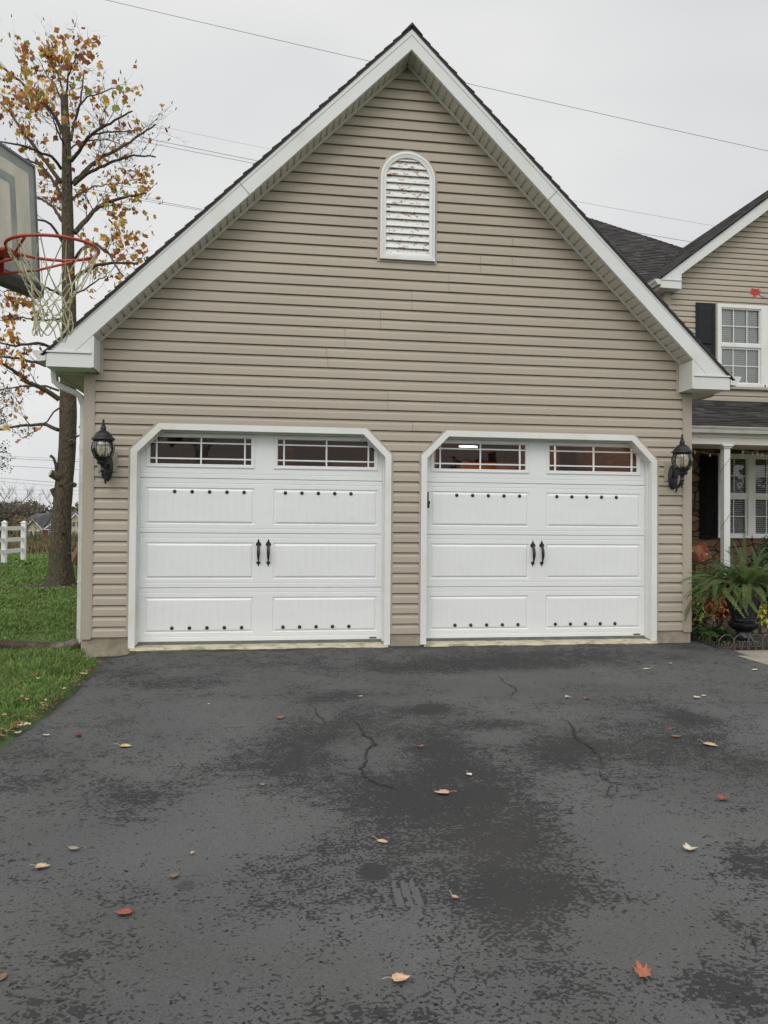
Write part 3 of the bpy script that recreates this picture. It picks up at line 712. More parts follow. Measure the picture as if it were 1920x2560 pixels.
# --- gable vent
PEEL = mat('peeling_white', (.74, .74, .71), .6, 3, .03, .25, 40, stretch=(1, 1, 3.2), two=((.30, .13, .06), 14), thr=(.575, .60), detail=6)
m = MB()
def arch(off, zb):
    r = VR-off; n = 28
    return [(VXC+r, zb)]+[(VXC+r*math.cos(math.pi*i/n), VZC+r*math.sin(math.pi*i/n)) for i in range(n+1)]+[(VXC-r, zb)]
def arch_band(m, o0, o1, y0a, y0b, y1, zb0, zb1=None):
    zb1 = zb0 if zb1 is None else zb1
    A, Bq = arch(o0, zb0), arch(o1, zb1)
    for k in range(len(A)-1):
        a, b, c, d = A[k], A[k+1], Bq[k+1], Bq[k]
        m.add([(a[0], y0a, a[1]), (b[0], y0a, b[1]), (c[0], y0b, c[1]), (d[0], y0b, d[1]), (a[0], y1, a[1]), (b[0], y1, b[1]), (c[0], y1, c[1]), (d[0], y1, d[1])],
              [(0, 1, 2, 3), (0, 4, 5, 1), (3, 2, 6, 7)])
arch_band(m, -.030, .004, -.022, -.026, .0, VZ0-.03); m.box(VXC-VR-.03, VXC+VR+.03, -.024, 0, VZ0-.055, VZ0-.030)
m.build('vent_channel', SID2, garage)
vent = None
m = MB(); arch_band(m, 0, .026, -.050, -.054, .0, VZ0); arch_band(m, .026, .031, -.046, -.046, .0, VZ0); arch_band(m, .031, .066, -.052, -.044, .02, VZ0)
m.box(VXC-VR-.003, VXC+VR+.003, -.060, 0, VZ0-.028, VZ0+.005); m.box(VXC-VR+.05, VXC+VR-.05, -.048, .0, VZ0+.005, VZ0+.03)
vent = m.build('gable_vent', WHITE, garage, smooth=False)
m = MB(); z = VZ0+.028; p = .0835
while z < VZC+VR-.08:
    zt = z+p*.98
    def hw(zz):
        zz = max(zz, VZ0); r = VR-.062
        return r if zz < VZC else math.sqrt(max(0, r*r-(zz-VZC)**2))
    w0, w1 = hw(z), hw(min(zt, VZC+VR-.064))
    zt2 = min(zt, VZC+VR-.064)
    m.add([(VXC-w0, -.041, z), (VXC+w0, -.041, z), (VXC+w1, -.012, zt2), (VXC-w1, -.012, zt2), (VXC-w0, -.030, z-.003), (VXC+w0, -.030, z-.003), (VXC+w1, .0, zt2), (VXC-w1, .0, zt2)],
          [(0, 1, 2, 3), (0, 4, 5, 1), (4, 7, 6, 5)])
    z += p
m.build('louvres', PEEL, vent)
m = MB(); n = 28; pts = [(VXC+(VR-.05), VZ0)]+[(VXC+(VR-.05)*math.cos(math.pi*i/n), VZC+(VR-.05)*math.sin(math.pi*i/n)) for i in range(n+1)]+[(VXC-(VR-.05), VZ0)]
m.prism_y(pts, .008, .02); m.build('vent_backing', SEAL, vent)

# --- rake boards, soffits, returns, gutters, roof
YR = -.315
for s in (-1, 1):
    m = MB()
    bot = [(0, 6.644), (s*3.52, rakez(3.52))]; top0, top1 = (0, 6.894), (s*3.811, 3.133)
    P = [(0, 6.644), (s*3.536, 3.133), (s*3.811, 3.133), (0, 6.894)]
    m.prism_y(P, YR, YR+.02)
    # upper metal band standing proud, along the top
    q = .062
    P2 = [(0, 6.894-q*1.42), (s*(3.811-q*.75), 3.133+.0), (s*3.811, 3.133), (0, 6.894)]
    m.prism_y(P2, YR-.006, YR)
    # board joint line caps
    for t in (.30, .36, .62) if s < 0 else (.38, .40, .70):
        pass
    m.build('rake_board', FASC, garage)
    # sloped soffit of narrow ribs
    m = MB(); Lr = math.hypot(3.36, 3.36*.993); ux, uz = s*3.36/Lr, -3.36*.993/Lr; nx, nz_ = (-s*uz*-1, 0)[0], 0
    nrm = Vector((-s*.704*-1, 0, 0)); 
    # normal pointing down/inside: (-s*.7, -.7)
    nx, nz_ = -s*.705, -.709
    t = 0; rib = .1016
    def P3(t, y, d): return (t*ux+nx*d, y, 6.650+t*uz+nz_*d)
    ya, yb_ = YR+.018, -.002
    while t < Lr-.01:
        seq = [(0, 0), (.060, 0), (.066, -.014), (.082, -.014), (.090, 0), (rib, 0)]
        for (a, da), (b, db) in zip(seq[:-1], seq[1:]):
            ta, tb = min(t+a, Lr), min(t+b, Lr)
            if tb-ta > 1e-4: m.quad(P3(ta, ya, da-.004), P3(tb, ya, db-.004), P3(tb, yb_, db-.004), P3(ta, yb_, da-.004))
        t += rib
    # trim where it meets the wall and behind the board
    for y0, y1, th in ((-.034, -.012, .022), (YR+.019, YR+.030, .010)):
        A = [P3(0, y0, -.006), P3(0, y1, -.006), P3(0, y1, th), P3(0, y0, th)]; m.sweep(A, P3(0, 0, 0), P3(Lr, 0, 0))
    m.build('rake_soffit', SOFF, garage)
    # eave return box
    m = MB(); xi, xo = 3.35, 3.811
    m.prism_y([(s*xi, 2.975), (s*xo, 2.975), (s*xo, 3.125), (s*(xo-.02), 3.14), (s*xi, 3.31)], YR+.004, -.003)
    m.box(s*(xi-.012), s*(xi+.012), YR-.004, -.002, 2.975, 3.300); m.box(s*(xi+.012), s*xo, YR-.004, YR+.01, 2.972, 3.108)
    m.box(s*(xi+.012), s*(xo-.004), YR-.017, YR+.0, 3.118, 3.136)
    m.build('eave_return', FASC, garage)
    m = MB(); m.box(s*(xi-.045), s*(xi-.013), -.024, 0, 2.95, 3.32); m.box(s*(xi-.045), s*(xi+.06), -.024, 0, 2.93, 2.952); m.build('return_channel', SID2, garage)
    # eave soffit and fascia along the side
    m = MB(); m.box(s*3.40, s*3.80, -.003, 7.5, 2.966, 2.974); m.box(s*3.795, s*3.811, -.003, 7.5, 2.95, 3.12)
    k = .15
    while k < 7.4: m.box(s*3.41, s*3.79, k, k+.006, 2.960, 2.966); k += .13
    m.build('eave_soffit', SOFF, garage)
    # K-style gutter
    m = MB(); prof = [(0, 3.128), (0, 3.03), (.075, 3.02), (.09, 3.055), (.12, 3.085), (.132, 3.118), (.132, 3.130), (.124, 3.130), (.120, 3.10), (.084, 3.07), (.070, 3.032), (.008, 3.038), (.008, 3.128)]
    P = [(s*(3.814+a), -.325, b) for a, b in prof]; P = P if s < 0 else P[::-1]
    m.sweep(P, (0, -.325, 0), (0, 7.5, 0)); m.prism_y([(s*(3.814+a), b) for a, b in ((0, 3.03), (.075, 3.02), (.09, 3.055), (.12, 3.085), (.132, 3.118), (.132, 3.13), (0, 3.13))], -.330, -.323)
    m.build('gutter', GUT, garage)
    # roof: courses of shingle tabs
    m = MB(); Lr = math.hypot(3.84, 3.80); ux, uz = s*3.84/Lr, -3.80/Lr; nx, nz_ = s*.70, .714
    cw = .142; nC = int(Lr/cw)+1
    for kx in range(nC):
        t0 = kx*cw; t1 = min(t0+cw, Lr+.03)
        def Q(t, y, d): return (t*ux+nx*d, y, 6.902+t*uz+nz_*d)
        y = -.335; 
        while y < 7.5:
            w = random.uniform(.25, .36); y2 = min(7.5, y+w); th = .017+random.uniform(-.004, .004); mi = random.randrange(4)
            A = [Q(t0, y, .004), Q(t0, y2, .004), Q(t1, y2, th), Q(t1, y, th), Q(t1, y2, 0), Q(t1, y, 0), Q(t0, y, -.004), Q(t0, y2, -.004)]
            m.add(A, [(0, 1, 2, 3), (3, 2, 4, 5), (0, 3, 5, 6), (1, 7, 4, 2)], mi); y = y2
    def Q(t, y, d): return (t*ux+nx*d, y, 6.902+t*uz+nz_*d)
    A = [Q(0, -.33, .003), Q(0, -.33, -.022), Q(0, 7.5, -.022), Q(0, 7.5, .003)]; m.sweep(A, Q(0, 0, 0), Q(Lr+.02, 0, 0), 2)
    m.build('roof', SHG, garage)
m = MB()
for i in range(26):
    y = -.345+i*.30; m.add([(-.12, y, 6.80), (0, y, 6.926+.006), (.12, y, 6.80), (-.12, y+.31, 6.79), (0, y+.31, 6.916), (.12, y+.31, 6.79), (-.12, y, 6.79), (.12, y, 6.79), (0, y, 6.90)], [(0, 1, 4, 3), (1, 2, 5, 4), (0, 6, 8, 1), (1, 8, 7, 2)], i % 4)
m.build('ridge_cap', SHG, garage)
# seams on the rake boards
for s, zz in ((-1, 4.95), (1, 5.12)):
    m = MB()
    x = s*(6.77-zz)/.99
    dx_, dz_ = s*.7, .7; a = (x-s*.07, zz-.07)
    m.add([(x-dx_*.115, YR-.0075, zz-dz_*.075), (x+dx_*.05, YR-.0075, zz+dz_*.105), (x+dx_*.05+.004, YR-.0075, zz+dz_*.105-s*.004), (x-dx_*.115+.004, YR-.0075, zz-dz_*.075-s*.004)], [(0, 1, 2, 3)])
    m.build('board_seam', SEAL, garage)
SID_GAP = mat('lap_gap', (.13, .11, .085), .8, 5, .2)
# vinyl lap joints stepping across the wall
m = MB()
for px, py0, py1 in ((1281, 597, 625), (1281, 625, 655), (1202, 640, 662), (1202, 662, 686), (1123, 686, 710), (1123, 712, 735), (1030, 735, 757), (1030, 760, 780), (952, 775, 798), (952, 798, 822), (863, 825, 848), (863, 848, 870), (817, 875, 898), (820, 898, 920), (970, 985, 1008), (970, 1008, 1030), (1033, 1042, 1064), (1033, 1064, 1088), (1032, 1050, 1077)):
    a = atY(px, (py0+py1)/2, -.018); k = round((a.z-SB)/CO-.5); z0 = SB+k*CO
    m = MB(); m.add([(a.x, -.0250, z0+.001), (a.x+.5, -.0222, z0+.001), (a.x+.5, -.0182, z0+CO*.6), (a.x, -.0212, z0+CO*.6), (a.x, -.0075, z0+CO*.84), (a.x+.5, -.0045, z0+CO*.84), (a.x, -.018, z0+.001), (a.x, -.014, z0+CO*.6)], [(0, 1, 2, 3), (3, 2, 5, 4), (0, 3, 7, 6)], 0)
    m.add([(a.x-.0035, -.0245, z0+.001), (a.x, -.0245, z0+.001), (a.x, -.0208, z0+CO*.58), (a.x-.0035, -.0208, z0+CO*.58), (a.x, -.0075, z0+CO*.84), (a.x-.0035, -.0075, z0+CO*.84)], [(0, 1, 2, 3), (3, 2, 4, 5)], 1)
    m.build('siding_lap', [SID, SID_GAP], garage)

# downspout (part of the garage) and the corrugated drain hose (its own thing)
m = MB()
def rect_tube(m, pts, w, d, mi=None):
    pts = [Vector(p) for p in pts]; k = len(pts); b = len(m.v); n = 8
    for i, p in enumerate(pts):
        t = (pts[min(i+1, k-1)]-pts[max(i-1, 0)]).normalized(); y = Vector((0, 1, 0)); x = y.cross(t)
        if x.length < 1e-3: x = Vector((1, 0, 0))
        x.normalize(); y = t.cross(x)
        for a, c in ((-1, -.8), (-.8, -1), (.8, -1), (1, -.8), (1, .8), (.8, 1), (-.8, 1), (-1, .8)): m.v.append(tuple(p+x*(a*w/2)+y*(c*d/2)))
    for i in range(k-1):
        for j in range(n): m.f.append((b+i*n+j, b+i*n+(j+1) % n, b+(i+1)*n+(j+1) % n, b+(i+1)*n+j)); m.m.append(m.mi)
    m.f.append(tuple(b+j for j in range(n-1, -1, -1))); m.m.append(m.mi); m.f.append(tuple(b+(k-1)*n+j for j in range(n))); m.m.append(m.mi)
ys = .16
a0 = atY(136, 935, ys); a1 = atY(138, 955, ys); a2 = atY(152, 967, ys); a3 = atY(190, 983, ys); a4 = atY(201, 992, ys)
rect_tube(m, [(a0.x, ys, 3.03), a0, a1, ((a1+a2)/2).lerp(a1, .2), a2, a3, a4, (-3.548, ys, a4.z-.09)], .062, .085)
rect_tube(m, [(-3.548, ys, a4.z-.07), (-3.548, ys, .10)], .058, .08); rect_tube(m, [(-3.548, ys, .70), (-3.548, ys, .72)], .066, .09); rect_tube(m, [(-3.548, ys, 2.15), (-3.548, ys, 2.20)], .066, .09)
rect_tube(m, [(-3.548, ys, .12), (-3.552, ys, .07), (-3.575, ys-.015, .03)], .054, .075)
for k in range(3): m.box(-3.578, -3.576, ys-.03+k*.024, ys-.022+k*.024, .2, 2.6)
m.build('downspout', GUT, garage)
PLAS = mat('brown_plastic', (.085, .058, .042), .5, 12, .25, .2, 30, two=((.16, .13, .10), 6), thr=(.5, .65))
hose = thing('drain_hose', 'brown corrugated drain hose lying in the grass from the downspout', 'drain hose', (-3.7, 0, -.05))
m = MB(); hp = [(-3.77, .10, .02), (-3.90, .11, .005), (-4.10, .16, .015), (-4.45, .22, .025), (-4.9, .26, .03), (-5.6, .30, .03), (-6.6, .35, .03)]
pts = []; rad = []
for a, b in zip(hp[:-1], hp[1:]):
    a, b = Vector(a), Vector(b); n = max(2, int((b-a).length/.006))
    for i in range(n): pts.append(a.lerp(b, i/n))
rad = [.052+.006*math.sin(i*2*math.pi/4) for i in range(len(pts))]
m.tube(pts, rad, 14); m.build('corrugated_pipe', PLAS, hose, smooth=True, sharp=80)
m = MB(); m.tube([(-3.56, .14, .05), (-3.62, .12, .025), (-3.70, .105, .0), (-3.79, .10, -.0), (-3.83, .10, .005)], [.055, .058, .062, .064, .060], 16); m.tube([(-3.67, .11, .012), (-3.675, .11, .01)], [.066, .066], 16); m.build('elbow', PLAS, hose, smooth=True, sharp=50)

# ------------------------------------------------------------------ coach lanterns
def lantern(x, label, mirror=1):
    z = 1.995; root = thing('wall_lantern', label, 'wall lamp', (x, -.02, 1.80), 'black carriage lanterns on the garage wall')
    m = MB(); m.box(x-.103, x+.103, -.030, -.012, 1.905, 2.132); m.box(x-.092, x+.092, -.036, -.030, 1.916, 2.121); m.build('mounting_block', SID2, root)
    # oval back plate
    m = MB(); n = 28
    for (r0, r1, ya, yb) in ((1, .93, -.037, -.050), (.93, .55, -.050, -.068)):
        vs = [(x+.060*r0*math.cos(2*math.pi*j/n), ya, 1.955+.150*r0*math.sin(2*math.pi*j/n)) for j in range(n)]+[(x+.060*r1*math.cos(2*math.pi*j/n), yb, 1.955+.150*r1*math.sin(2*math.pi*j/n)) for j in range(n)]
        m.add(vs, [(j, (j+1) % n, (j+1) % n+n, j+n) for j in range(n)])
    m.add([(x+.033*math.cos(2*math.pi*j/n), -.068, 1.955+.0825*math.sin(2*math.pi*j/n)) for j in range(n)], [tuple(range(n))])
    m.build('back_plate', BLK, root, smooth=True)
    yc = -.25
    # scrolled arm
    m = MB(); pts = [(x, -.06, 1.88), (x, -.10, 1.845), (x, -.16, 1.84), (x, -.215, 1.87), (x, -.245, 1.92), (x, -.25, 1.97)]
    m.tube(pts, [.030, .028, .022, .018, .016, .018], 10)
    m.tube([(x, -.07, 1.99), (x, -.10, 1.955), (x, -.13, 1.94), (x, -.15, 1.955), (x, -.145, 1.975)], [.012, .012, .010, .009, .008], 8)
    m.tube([(x, -.10, 1.86), (x, -.13, 1.80), (x, -.10, 1.775)], [.016, .012, .008], 8)
    m.lathe([(.0, -.175), (.008, -.172), (.010, -.160), (.006, -.152), (.014, -.140), (.018, -.128), (.010, -.118), (.020, -.100), (.026, -.085), (.018, -.066), (.024, -.04), (.034, -.02)], (x, yc, z-.0), 12)
    m.build('arm', BLK, root, smooth=True)
    m = MB(); m.lathe([(.030, -.03), (.052, -.022), (.062, -.012), (.064, .0), (.056, .008), (.060, .018), (.074, .032), (.086, .042), (.088, .048), (.078, .050)], (x, yc, z), 16); m.build('cup', BLK, root, smooth=True, sharp=25)
    # glass globe, eight curved panes with ribs
    gp = [(.074, .048), (.092, .070), (.106, .100), (.114, .135), (.113, .165), (.104, .195), (.090, .222)]
    m = MB(); m.lathe(gp, (x, yc, z), 24)
    m.f = m.f[:-2]; m.m = m.m[:-2]
    m.build('glass_globe', GLASSL, root, smooth=True)
    m = MB()
    for k in range(8):
        a = 2*math.pi*(k+.5)/8; m.tube([(x+(r+.003)*math.cos(a), yc+(r+.003)*math.sin(a), z+h) for r, h in gp], .0042, 6)
    for k in range(8):
        a = 2*math.pi*(k+.5)/8; m.tube([(x+.095*math.cos(a), yc+.095*math.sin(a), z+.225), (x+.105*math.cos(a), yc+.105*math.sin(a), z+.226)], .006, 6)
        m.tube([(x+.088*math.cos(a), yc+.088*math.sin(a), z+.046), (x+.096*math.cos(a), yc+.096*math.sin(a), z+.044)], .006, 6)
    m.build('cage', BLK, root, smooth=True)
    m = MB(); m.lathe([(.092, .220), (.096, .228), (.096, .236), (.1, .240), (.124, .236), (.120, .246), (.100, .262), (.086, .285), (.070, .308), (.046, .322), (.030, .334), (.028, .345), (.031, .358), (.026, .372), (.018, .382), (.021, .388), (.014, .394), (.012, .415), (.015, .420), (.011, .426), (.011, .446), (.004, .452)], (x, yc, z), 16)
    m.build('cap', BLK, root, smooth=True, sharp=28)
    CAN = mat('candle_sleeve', (.55, .52, .44), .5, 5, .1) if 'candle_sleeve' not in MATS else MATS['candle_sleeve']
    m = MB()
    for k in range(3):
        a = 2*math.pi*k/3+.5; cx, cy = x+.036*math.cos(a), yc+.036*math.sin(a)
        m.tube([(cx, cy, z+.05), (cx, cy, z+.115)], .010, 10); m.tube([(cx, cy, z+.115), (cx, cy, z+.128), (cx, cy, z+.145), (cx, cy, z+.165)], [.006, .011, .009, .002], 8)
    m.tube([(x, yc, z+.04), (x, yc, z+.06)], .05, 10)
    m.build('candles', CAN, root, smooth=True)
    return root
lantern(-3.247, 'black carriage lantern with curved glass on the wall beside the downspout corner')
lantern(3.252, 'black carriage lantern with curved glass on the wall beside the porch corner')

# ------------------------------------------------------------------ basketball hoop (leans back a little)
hoop = thing('basketball_hoop', 'weathered clear basketball backboard with red rim and frayed pale net over the lawn edge', 'basketball hoop', (-3.6, -4.0, -.05))
rc = Vector((-2.673, -4.227, 2.866)); hz = Vector((-.042, -.056, 1)).normalized(); ang = R(16)
ht = Vector((math.sin(ang), math.cos(ang), 0)); ht = (ht-hz*ht.dot(hz)).normalized(); hn = ht.cross(hz).normalized()
if hn.x < 0: hn = -hn
def H(a, b, c): return rc+hn*a+ht*b+hz*c       # a: away from the board, b: along it, c: up
OFF = -.44
def hbox(m, a0, a1, b0, b1, c0, c1, mi=None):
    P = [H(a, b, c) for c in (c0, c1) for b in (b0, b1) for a in (a0, a1)]
    m.add(P, [(0, 2, 3, 1), (4, 5, 7, 6), (0, 1, 5, 4), (1, 3, 7, 5), (3, 2, 6, 7), (2, 0, 4, 6)], mi)
BHW, BZ0, BZ1 = .56, -.03, .69
ACR = mat('weathered_acrylic', (.80, .77, .70), .35, 5, .08, two=((.58, .60, .56), 2.2), thr=(.45, .7), stretch=(1, 1, .6))
ACRG = leaf_trans(mat('backboard_paint', (.46, .49, .47), .4, 6, .12, two=((.58, .59, .55), 6), thr=(.5, .7)), .45)
m = MB(); hbox(m, OFF-.012, OFF, -BHW, BHW, BZ0, BZ1); m.build('backboard', leaf_trans(ACR, .6), hoop)
m = MB()
for b0, b1, c0, c1 in ((-BHW+.0, BHW, BZ1-.055, BZ1), (-BHW, BHW, BZ0, BZ0+.03), (-BHW, -BHW+.055, BZ0+.03, BZ1-.055), (BHW-.055, BHW, BZ0+.03, BZ1-.055), (-.36, .36, .50, .555), (-.36, .36, .0, .04), (-.36, -.305, .04, .50), (.305, .36, .04, .50), (-.04, .0, .10, .5)):
    hbox(m, OFF, OFF+.002, b0, b1, c0, c1)
m.build('painted_border', ACRG, hoop)
m = MB()
for b0, b1, c0, c1 in ((-BHW-.012, BHW+.012, BZ1, BZ1+.016), (BHW, BHW+.012, BZ0, BZ1), (-BHW-.012, -BHW, BZ0, BZ1)): hbox(m, OFF-.03, OFF+.008, b0, b1, c0, c1)
m.build('edge_frame', STEEL, hoop)
m = MB(); P = [(OFF+.022, BZ0-.005), (OFF+.030, BZ0-.03), (OFF+.022, BZ0-.085), (OFF-.045, BZ0-.09), (OFF-.05, BZ0), (OFF-.0, BZ0)]
m.sweep([H(a, -BHW-.015, c) for a, c in P], H(0, -BHW-.015, 0), H(0, BHW+.015, 0)); m.build('bottom_padding', BLK, hoop)
m = MB(); hbox(m, OFF-.05, OFF-.012, BHW-.0, BHW+.035, BZ0-.06, BZ0+.30); m.build('side_bracket', mat('brown_steel', (.05, .028, .028), .6, 10, .2), hoop)
# maker's sticker: outlined box with letters
m = MB(); INK = mat('sticker_ink', (.02, .022, .02), .5, 10, .1)
sb, sc, sw, sh = .345, .062, .135, .032
for b0, b1, c0, c1 in ((sb, sb+sw*.42, sc+sh-.004, sc+sh), (sb, sb+.016, sc, sc+sh), (sb+sw*.5, sb+sw, sc, sc+.004)): hbox(m, OFF+.0005, OFF+.0035, b0, b1, c0, c1)
m.build('maker_sticker', INK, hoop)
def text_mesh(name, s, size, origin, xdir, ydir, material, parent, ext=.0008):
    cu = bpy.data.curves.new(name, 'FONT'); cu.body = s; cu.size = size; cu.extrude = ext; cu.offset = size*.015
    o = bpy.data.objects.new(name, cu); COL.objects.link(o); dg = bpy.context.evaluated_depsgraph_get()
    me = bpy.data.meshes.new_from_object(o.evaluated_get(dg)); bpy.data.objects.remove(o)
    z = xdir.cross(ydir); X = Matrix(((xdir.x, ydir.x, z.x, origin.x), (xdir.y, ydir.y, z.y, origin.y), (xdir.z, ydir.z, z.z, origin.z), (0, 0, 0, 1)))
    me.transform(X); me.materials.clear(); me.materials.append(material)
    q = bpy.data.objects.new(name, me); COL.objects.link(q); q.parent = parent; q.matrix_parent_inverse = Matrix.Translation(-wloc(parent)); return q
text_mesh('sticker_lettering', 'LIFETIME', .026, H(OFF+.004, sb+.020, sc+.005), ht, hz, INK, hoop)
# rim, brace and mount
m = MB(); RR = .2366; n = 48; rp = [H(RR*math.cos(2*math.pi*i/n), RR*math.sin(2*math.pi*i/n), 0) for i in range(n+1)]
m.tube(rp, .0088, 10, cap=False)
for i in range(12):
    a = 2*math.pi*(i+.5)/12; c, s = math.cos(a), math.sin(a)
    m.tube([H(RR*c-.008*s, RR*s+.008*c, -.004), H((RR-.002)*c-.006*s, (RR-.002)*s+.006*c, -.021), H((RR-.002)*c+.006*s, (RR-.002)*s-.006*c, -.021), H(RR*c+.008*s, RR*s-.008*c, -.004)], .0026, 5)
m.build('rim', RED, hoop, smooth=True)
m = MB()
m.tube([H(OFF+.02, -.07, -.10), H(-.17, -.115, -.078), H(-.08, -.19, -.035), H(-.02, -.232, -.010)], .0075, 8)
m.tube([H(OFF+.02, .07, -.10), H(-.17, .115, -.078), H(-.08, .19, -.035), H(-.02, .232, -.010)], .0075, 8)
m.build('rim_brace', RED, hoop, smooth=True)
m = MB(); hbox(m, OFF+.001, OFF+.012, -.08, .08, -.13, .03); hbox(m, OFF+.012, -RR-.004, -.075, .075, -.012, .002); hbox(m, OFF+.012, OFF+.1, -.07, -.06, -.10, -.01); hbox(m, OFF+.012, OFF+.1, .06, .07, -.10, -.01)
m.build('rim_mount', RED, hoop)
# net: loops in pairs narrowing to a tube, hanging crooked
m = MB(); lv = [(0, .232, -.02), (1, .150, -.185), (2, .118, -.235), (3, .100, -.28), (4, .092, -.32), (5, .090, -.36), (6, .092, -.40), (7, .096, -.43)]
NL = 12
def npt(k, j):
    r, c = lv[k][1], lv[k][2]; a = 2*math.pi*(j+(.5 if k % 2 else 0))/NL+.13; w = .0 if k == 0 else .008
    if k == 0: a = 2*math.pi*(j+.5)/NL
    dr = .03*min(1, k/5)*math.sin(3*a+k); 
    return H((r+dr*.5)*math.cos(a)-.02*(k/7), (r+dr*.5)*math.sin(a)-.02*(k/7)+w*math.sin(j*5+k*3), c+.016*math.sin(j*2.7+k*1.9)*(k > 0)-(.05 if k == 7 and j % 5 == 2 else 0))
for j in range(NL):
    for q in (-.5, .5):
        a0 = 2*math.pi*(j+.5)/NL+q*.06
        p0 = H(.235*math.cos(a0), .235*math.sin(a0), -.018); p1 = npt(1, j if q > 0 else j-1)
        p1 = npt(1, (j+(0 if q > 0 else -1)) % NL)
        m.tube([p0, p0.lerp(p1, .5)+Vector((0, 0, -.004)), p1], .0034, 6)
for k in range(1, 7):
    for j in range(NL):
        a = npt(k, j); js = (j, (j+1) % NL) if k % 2 else (j, (j-1) % NL)
        for jj in js:
            b = npt(k+1, jj); mid = a.lerp(b, .5); mid += (mid-rc-hz*(mid-rc).dot(hz)).normalized()*random.uniform(-.004, .008)
            m.tube([a, mid, b], .0031, 5)
        m.tube([a+hz*.007, a-hz*.007], .006, 6)
for j in range(NL):    # bottom loops
    a, b = npt(7, j), npt(7, (j+1) % NL); d = .028+.02*math.sin(j*2.1)**2; mid = a.lerp(b, .5)-hz*d
    m.tube([a, a.lerp(mid, .6)-hz*d*.2, mid, b.lerp(mid, .6)-hz*d*.2, b], .0034, 6)
m.build('net', NETM, hoop, smooth=True)
# pole and arms beyond the left edge of the picture
m = MB(); pb = rc+hn*(OFF-.75); m.tube([(pb.x, pb.y, -.06), (pb.x, pb.y, 2.3), tuple(rc+hn*(OFF-.70)+hz*.15)], .045, 12); m.build('pole', STEEL, hoop, smooth=True)
m = MB()
for s in (-.16, .16):
    m.tube([H(OFF-.02, s, .42), H(OFF-.72, s*.3, .10)], .014, 8); m.tube([H(OFF-.02, s, .05), H(OFF-.72, s*.3, -.30)], .014, 8)
    m.tube([H(OFF-.02, s, .05), H(OFF-.02, s, .42)], .014, 8)
m.build('arms', STEEL, hoop, smooth=True)

# ------------------------------------------------------------------ the big tree
tree = thing('tulip_tree', 'tall autumn tree with orange and brown leaves and a topped trunk beside the garage', 'tree', (-6.15, 9.2, -.05))
TD = 17.0
def tp(u, v, dd=0): return atD(u, v, TD+dd)
tr = [(150, 1464, 38), (150, 1440, 33), (150, 1400, 29), (152, 1340, 26), (156, 1272, 23.5), (162, 1190, 22.5), (168, 1119, 22), (170, 1040, 21.5), (171, 960, 20.5), (172, 880, 19.5), (173, 816, 18.5), (171, 700, 16.5), (170, 583, 15.5), (167, 466, 13.5), (166, 350, 11), (162, 270, 9.8), (161, 236, 9)]
m = MB(); P = [tp(u, v) for u, v, w in tr]; P[0].z -= .1
dense = []; rad = []
for (a, b), (ra_, rb) in zip(zip(P[:-1], P[1:]), zip([t[2] for t in tr[:-1]], [t[2] for t in tr[1:]])):
    for i in range(6):
        dense.append(a.lerp(b, i/6)); rad.append((ra_+(rb-ra_)*i/6)*TD/FPX*.93)
dense.append(P[-1]); rad.append(tr[-1][2]*TD/FPX)
m.tube(dense, rad, 20)
# uneven bark surface and root flare
for i, v in enumerate(m.v):
    v = Vector(v); k = i//20; c = dense[min(k, len(dense)-1)]; d = v-c; a = math.atan2(d.y, d.x)
    q = 1+.035*math.sin(a*5+v.z*2.1)+.03*math.sin(a*9+v.z*5)+.10*max(0, 1-(v.z+.05)/.5)*math.sin(a*4+1)
    w = c+d*q; m.v[i] = (w.x, w.y, v.z)
def knot(u, v, r, dd):
    c = tp(u, v, dd); m.lathe([(r*1.25, -.02), (r*1.15, .02), (r*.6, .035), (r*.5, .01)], (0, 0, 0), 10)
    k = 4*10
    for i in range(len(m.v)-k, len(m.v)):
        x, y, z = m.v[i]; m.v[i] = (c.x+x, c.y-z, c.z+y*.8)
for u, v, r in ((183, 1212, .06), (152, 1213, .045), (158, 1332, .035), (172, 1385, .04), (180, 1105, .07), (160, 880, .04)): knot(u, v, r, -(17.5*TD/FPX)-.02)
trunk = m.build('trunk', BARKM, tree, smooth=True, sharp=60)
# sawn stub with pale face and bent dead shoot on the left of the trunk
m = MB(); a = tp(150, 1192, -.1); b = tp(136, 1187, -.15); c_ = tp(128, 1180, -.2)
m.tube([a, b, tp(126, 1183, -.2)], [.13, .10, .085], 12); m.tube([tp(143, 1180, -.1), tp(140, 1162, -.15), tp(134, 1145, -.15), tp(126, 1139, -.15)], [.05, .035, .03, .032], 8); m.tube([tp(150, 1240, -.05), tp(138, 1236, -.1), tp(131, 1222, -.1)], [.12, .07, .06], 8)
m.build('cut_branch', BARK, tree, smooth=True)
m = MB(); f0 = tp(126, 1183, -.2); d = (f0-b).normalized(); m.tube([f0-d*.005, f0+d*.012], .08, 14); m.build('sawn_face', mat('raw_wood', (.50, .42, .30), .8, 20, .2), tree)
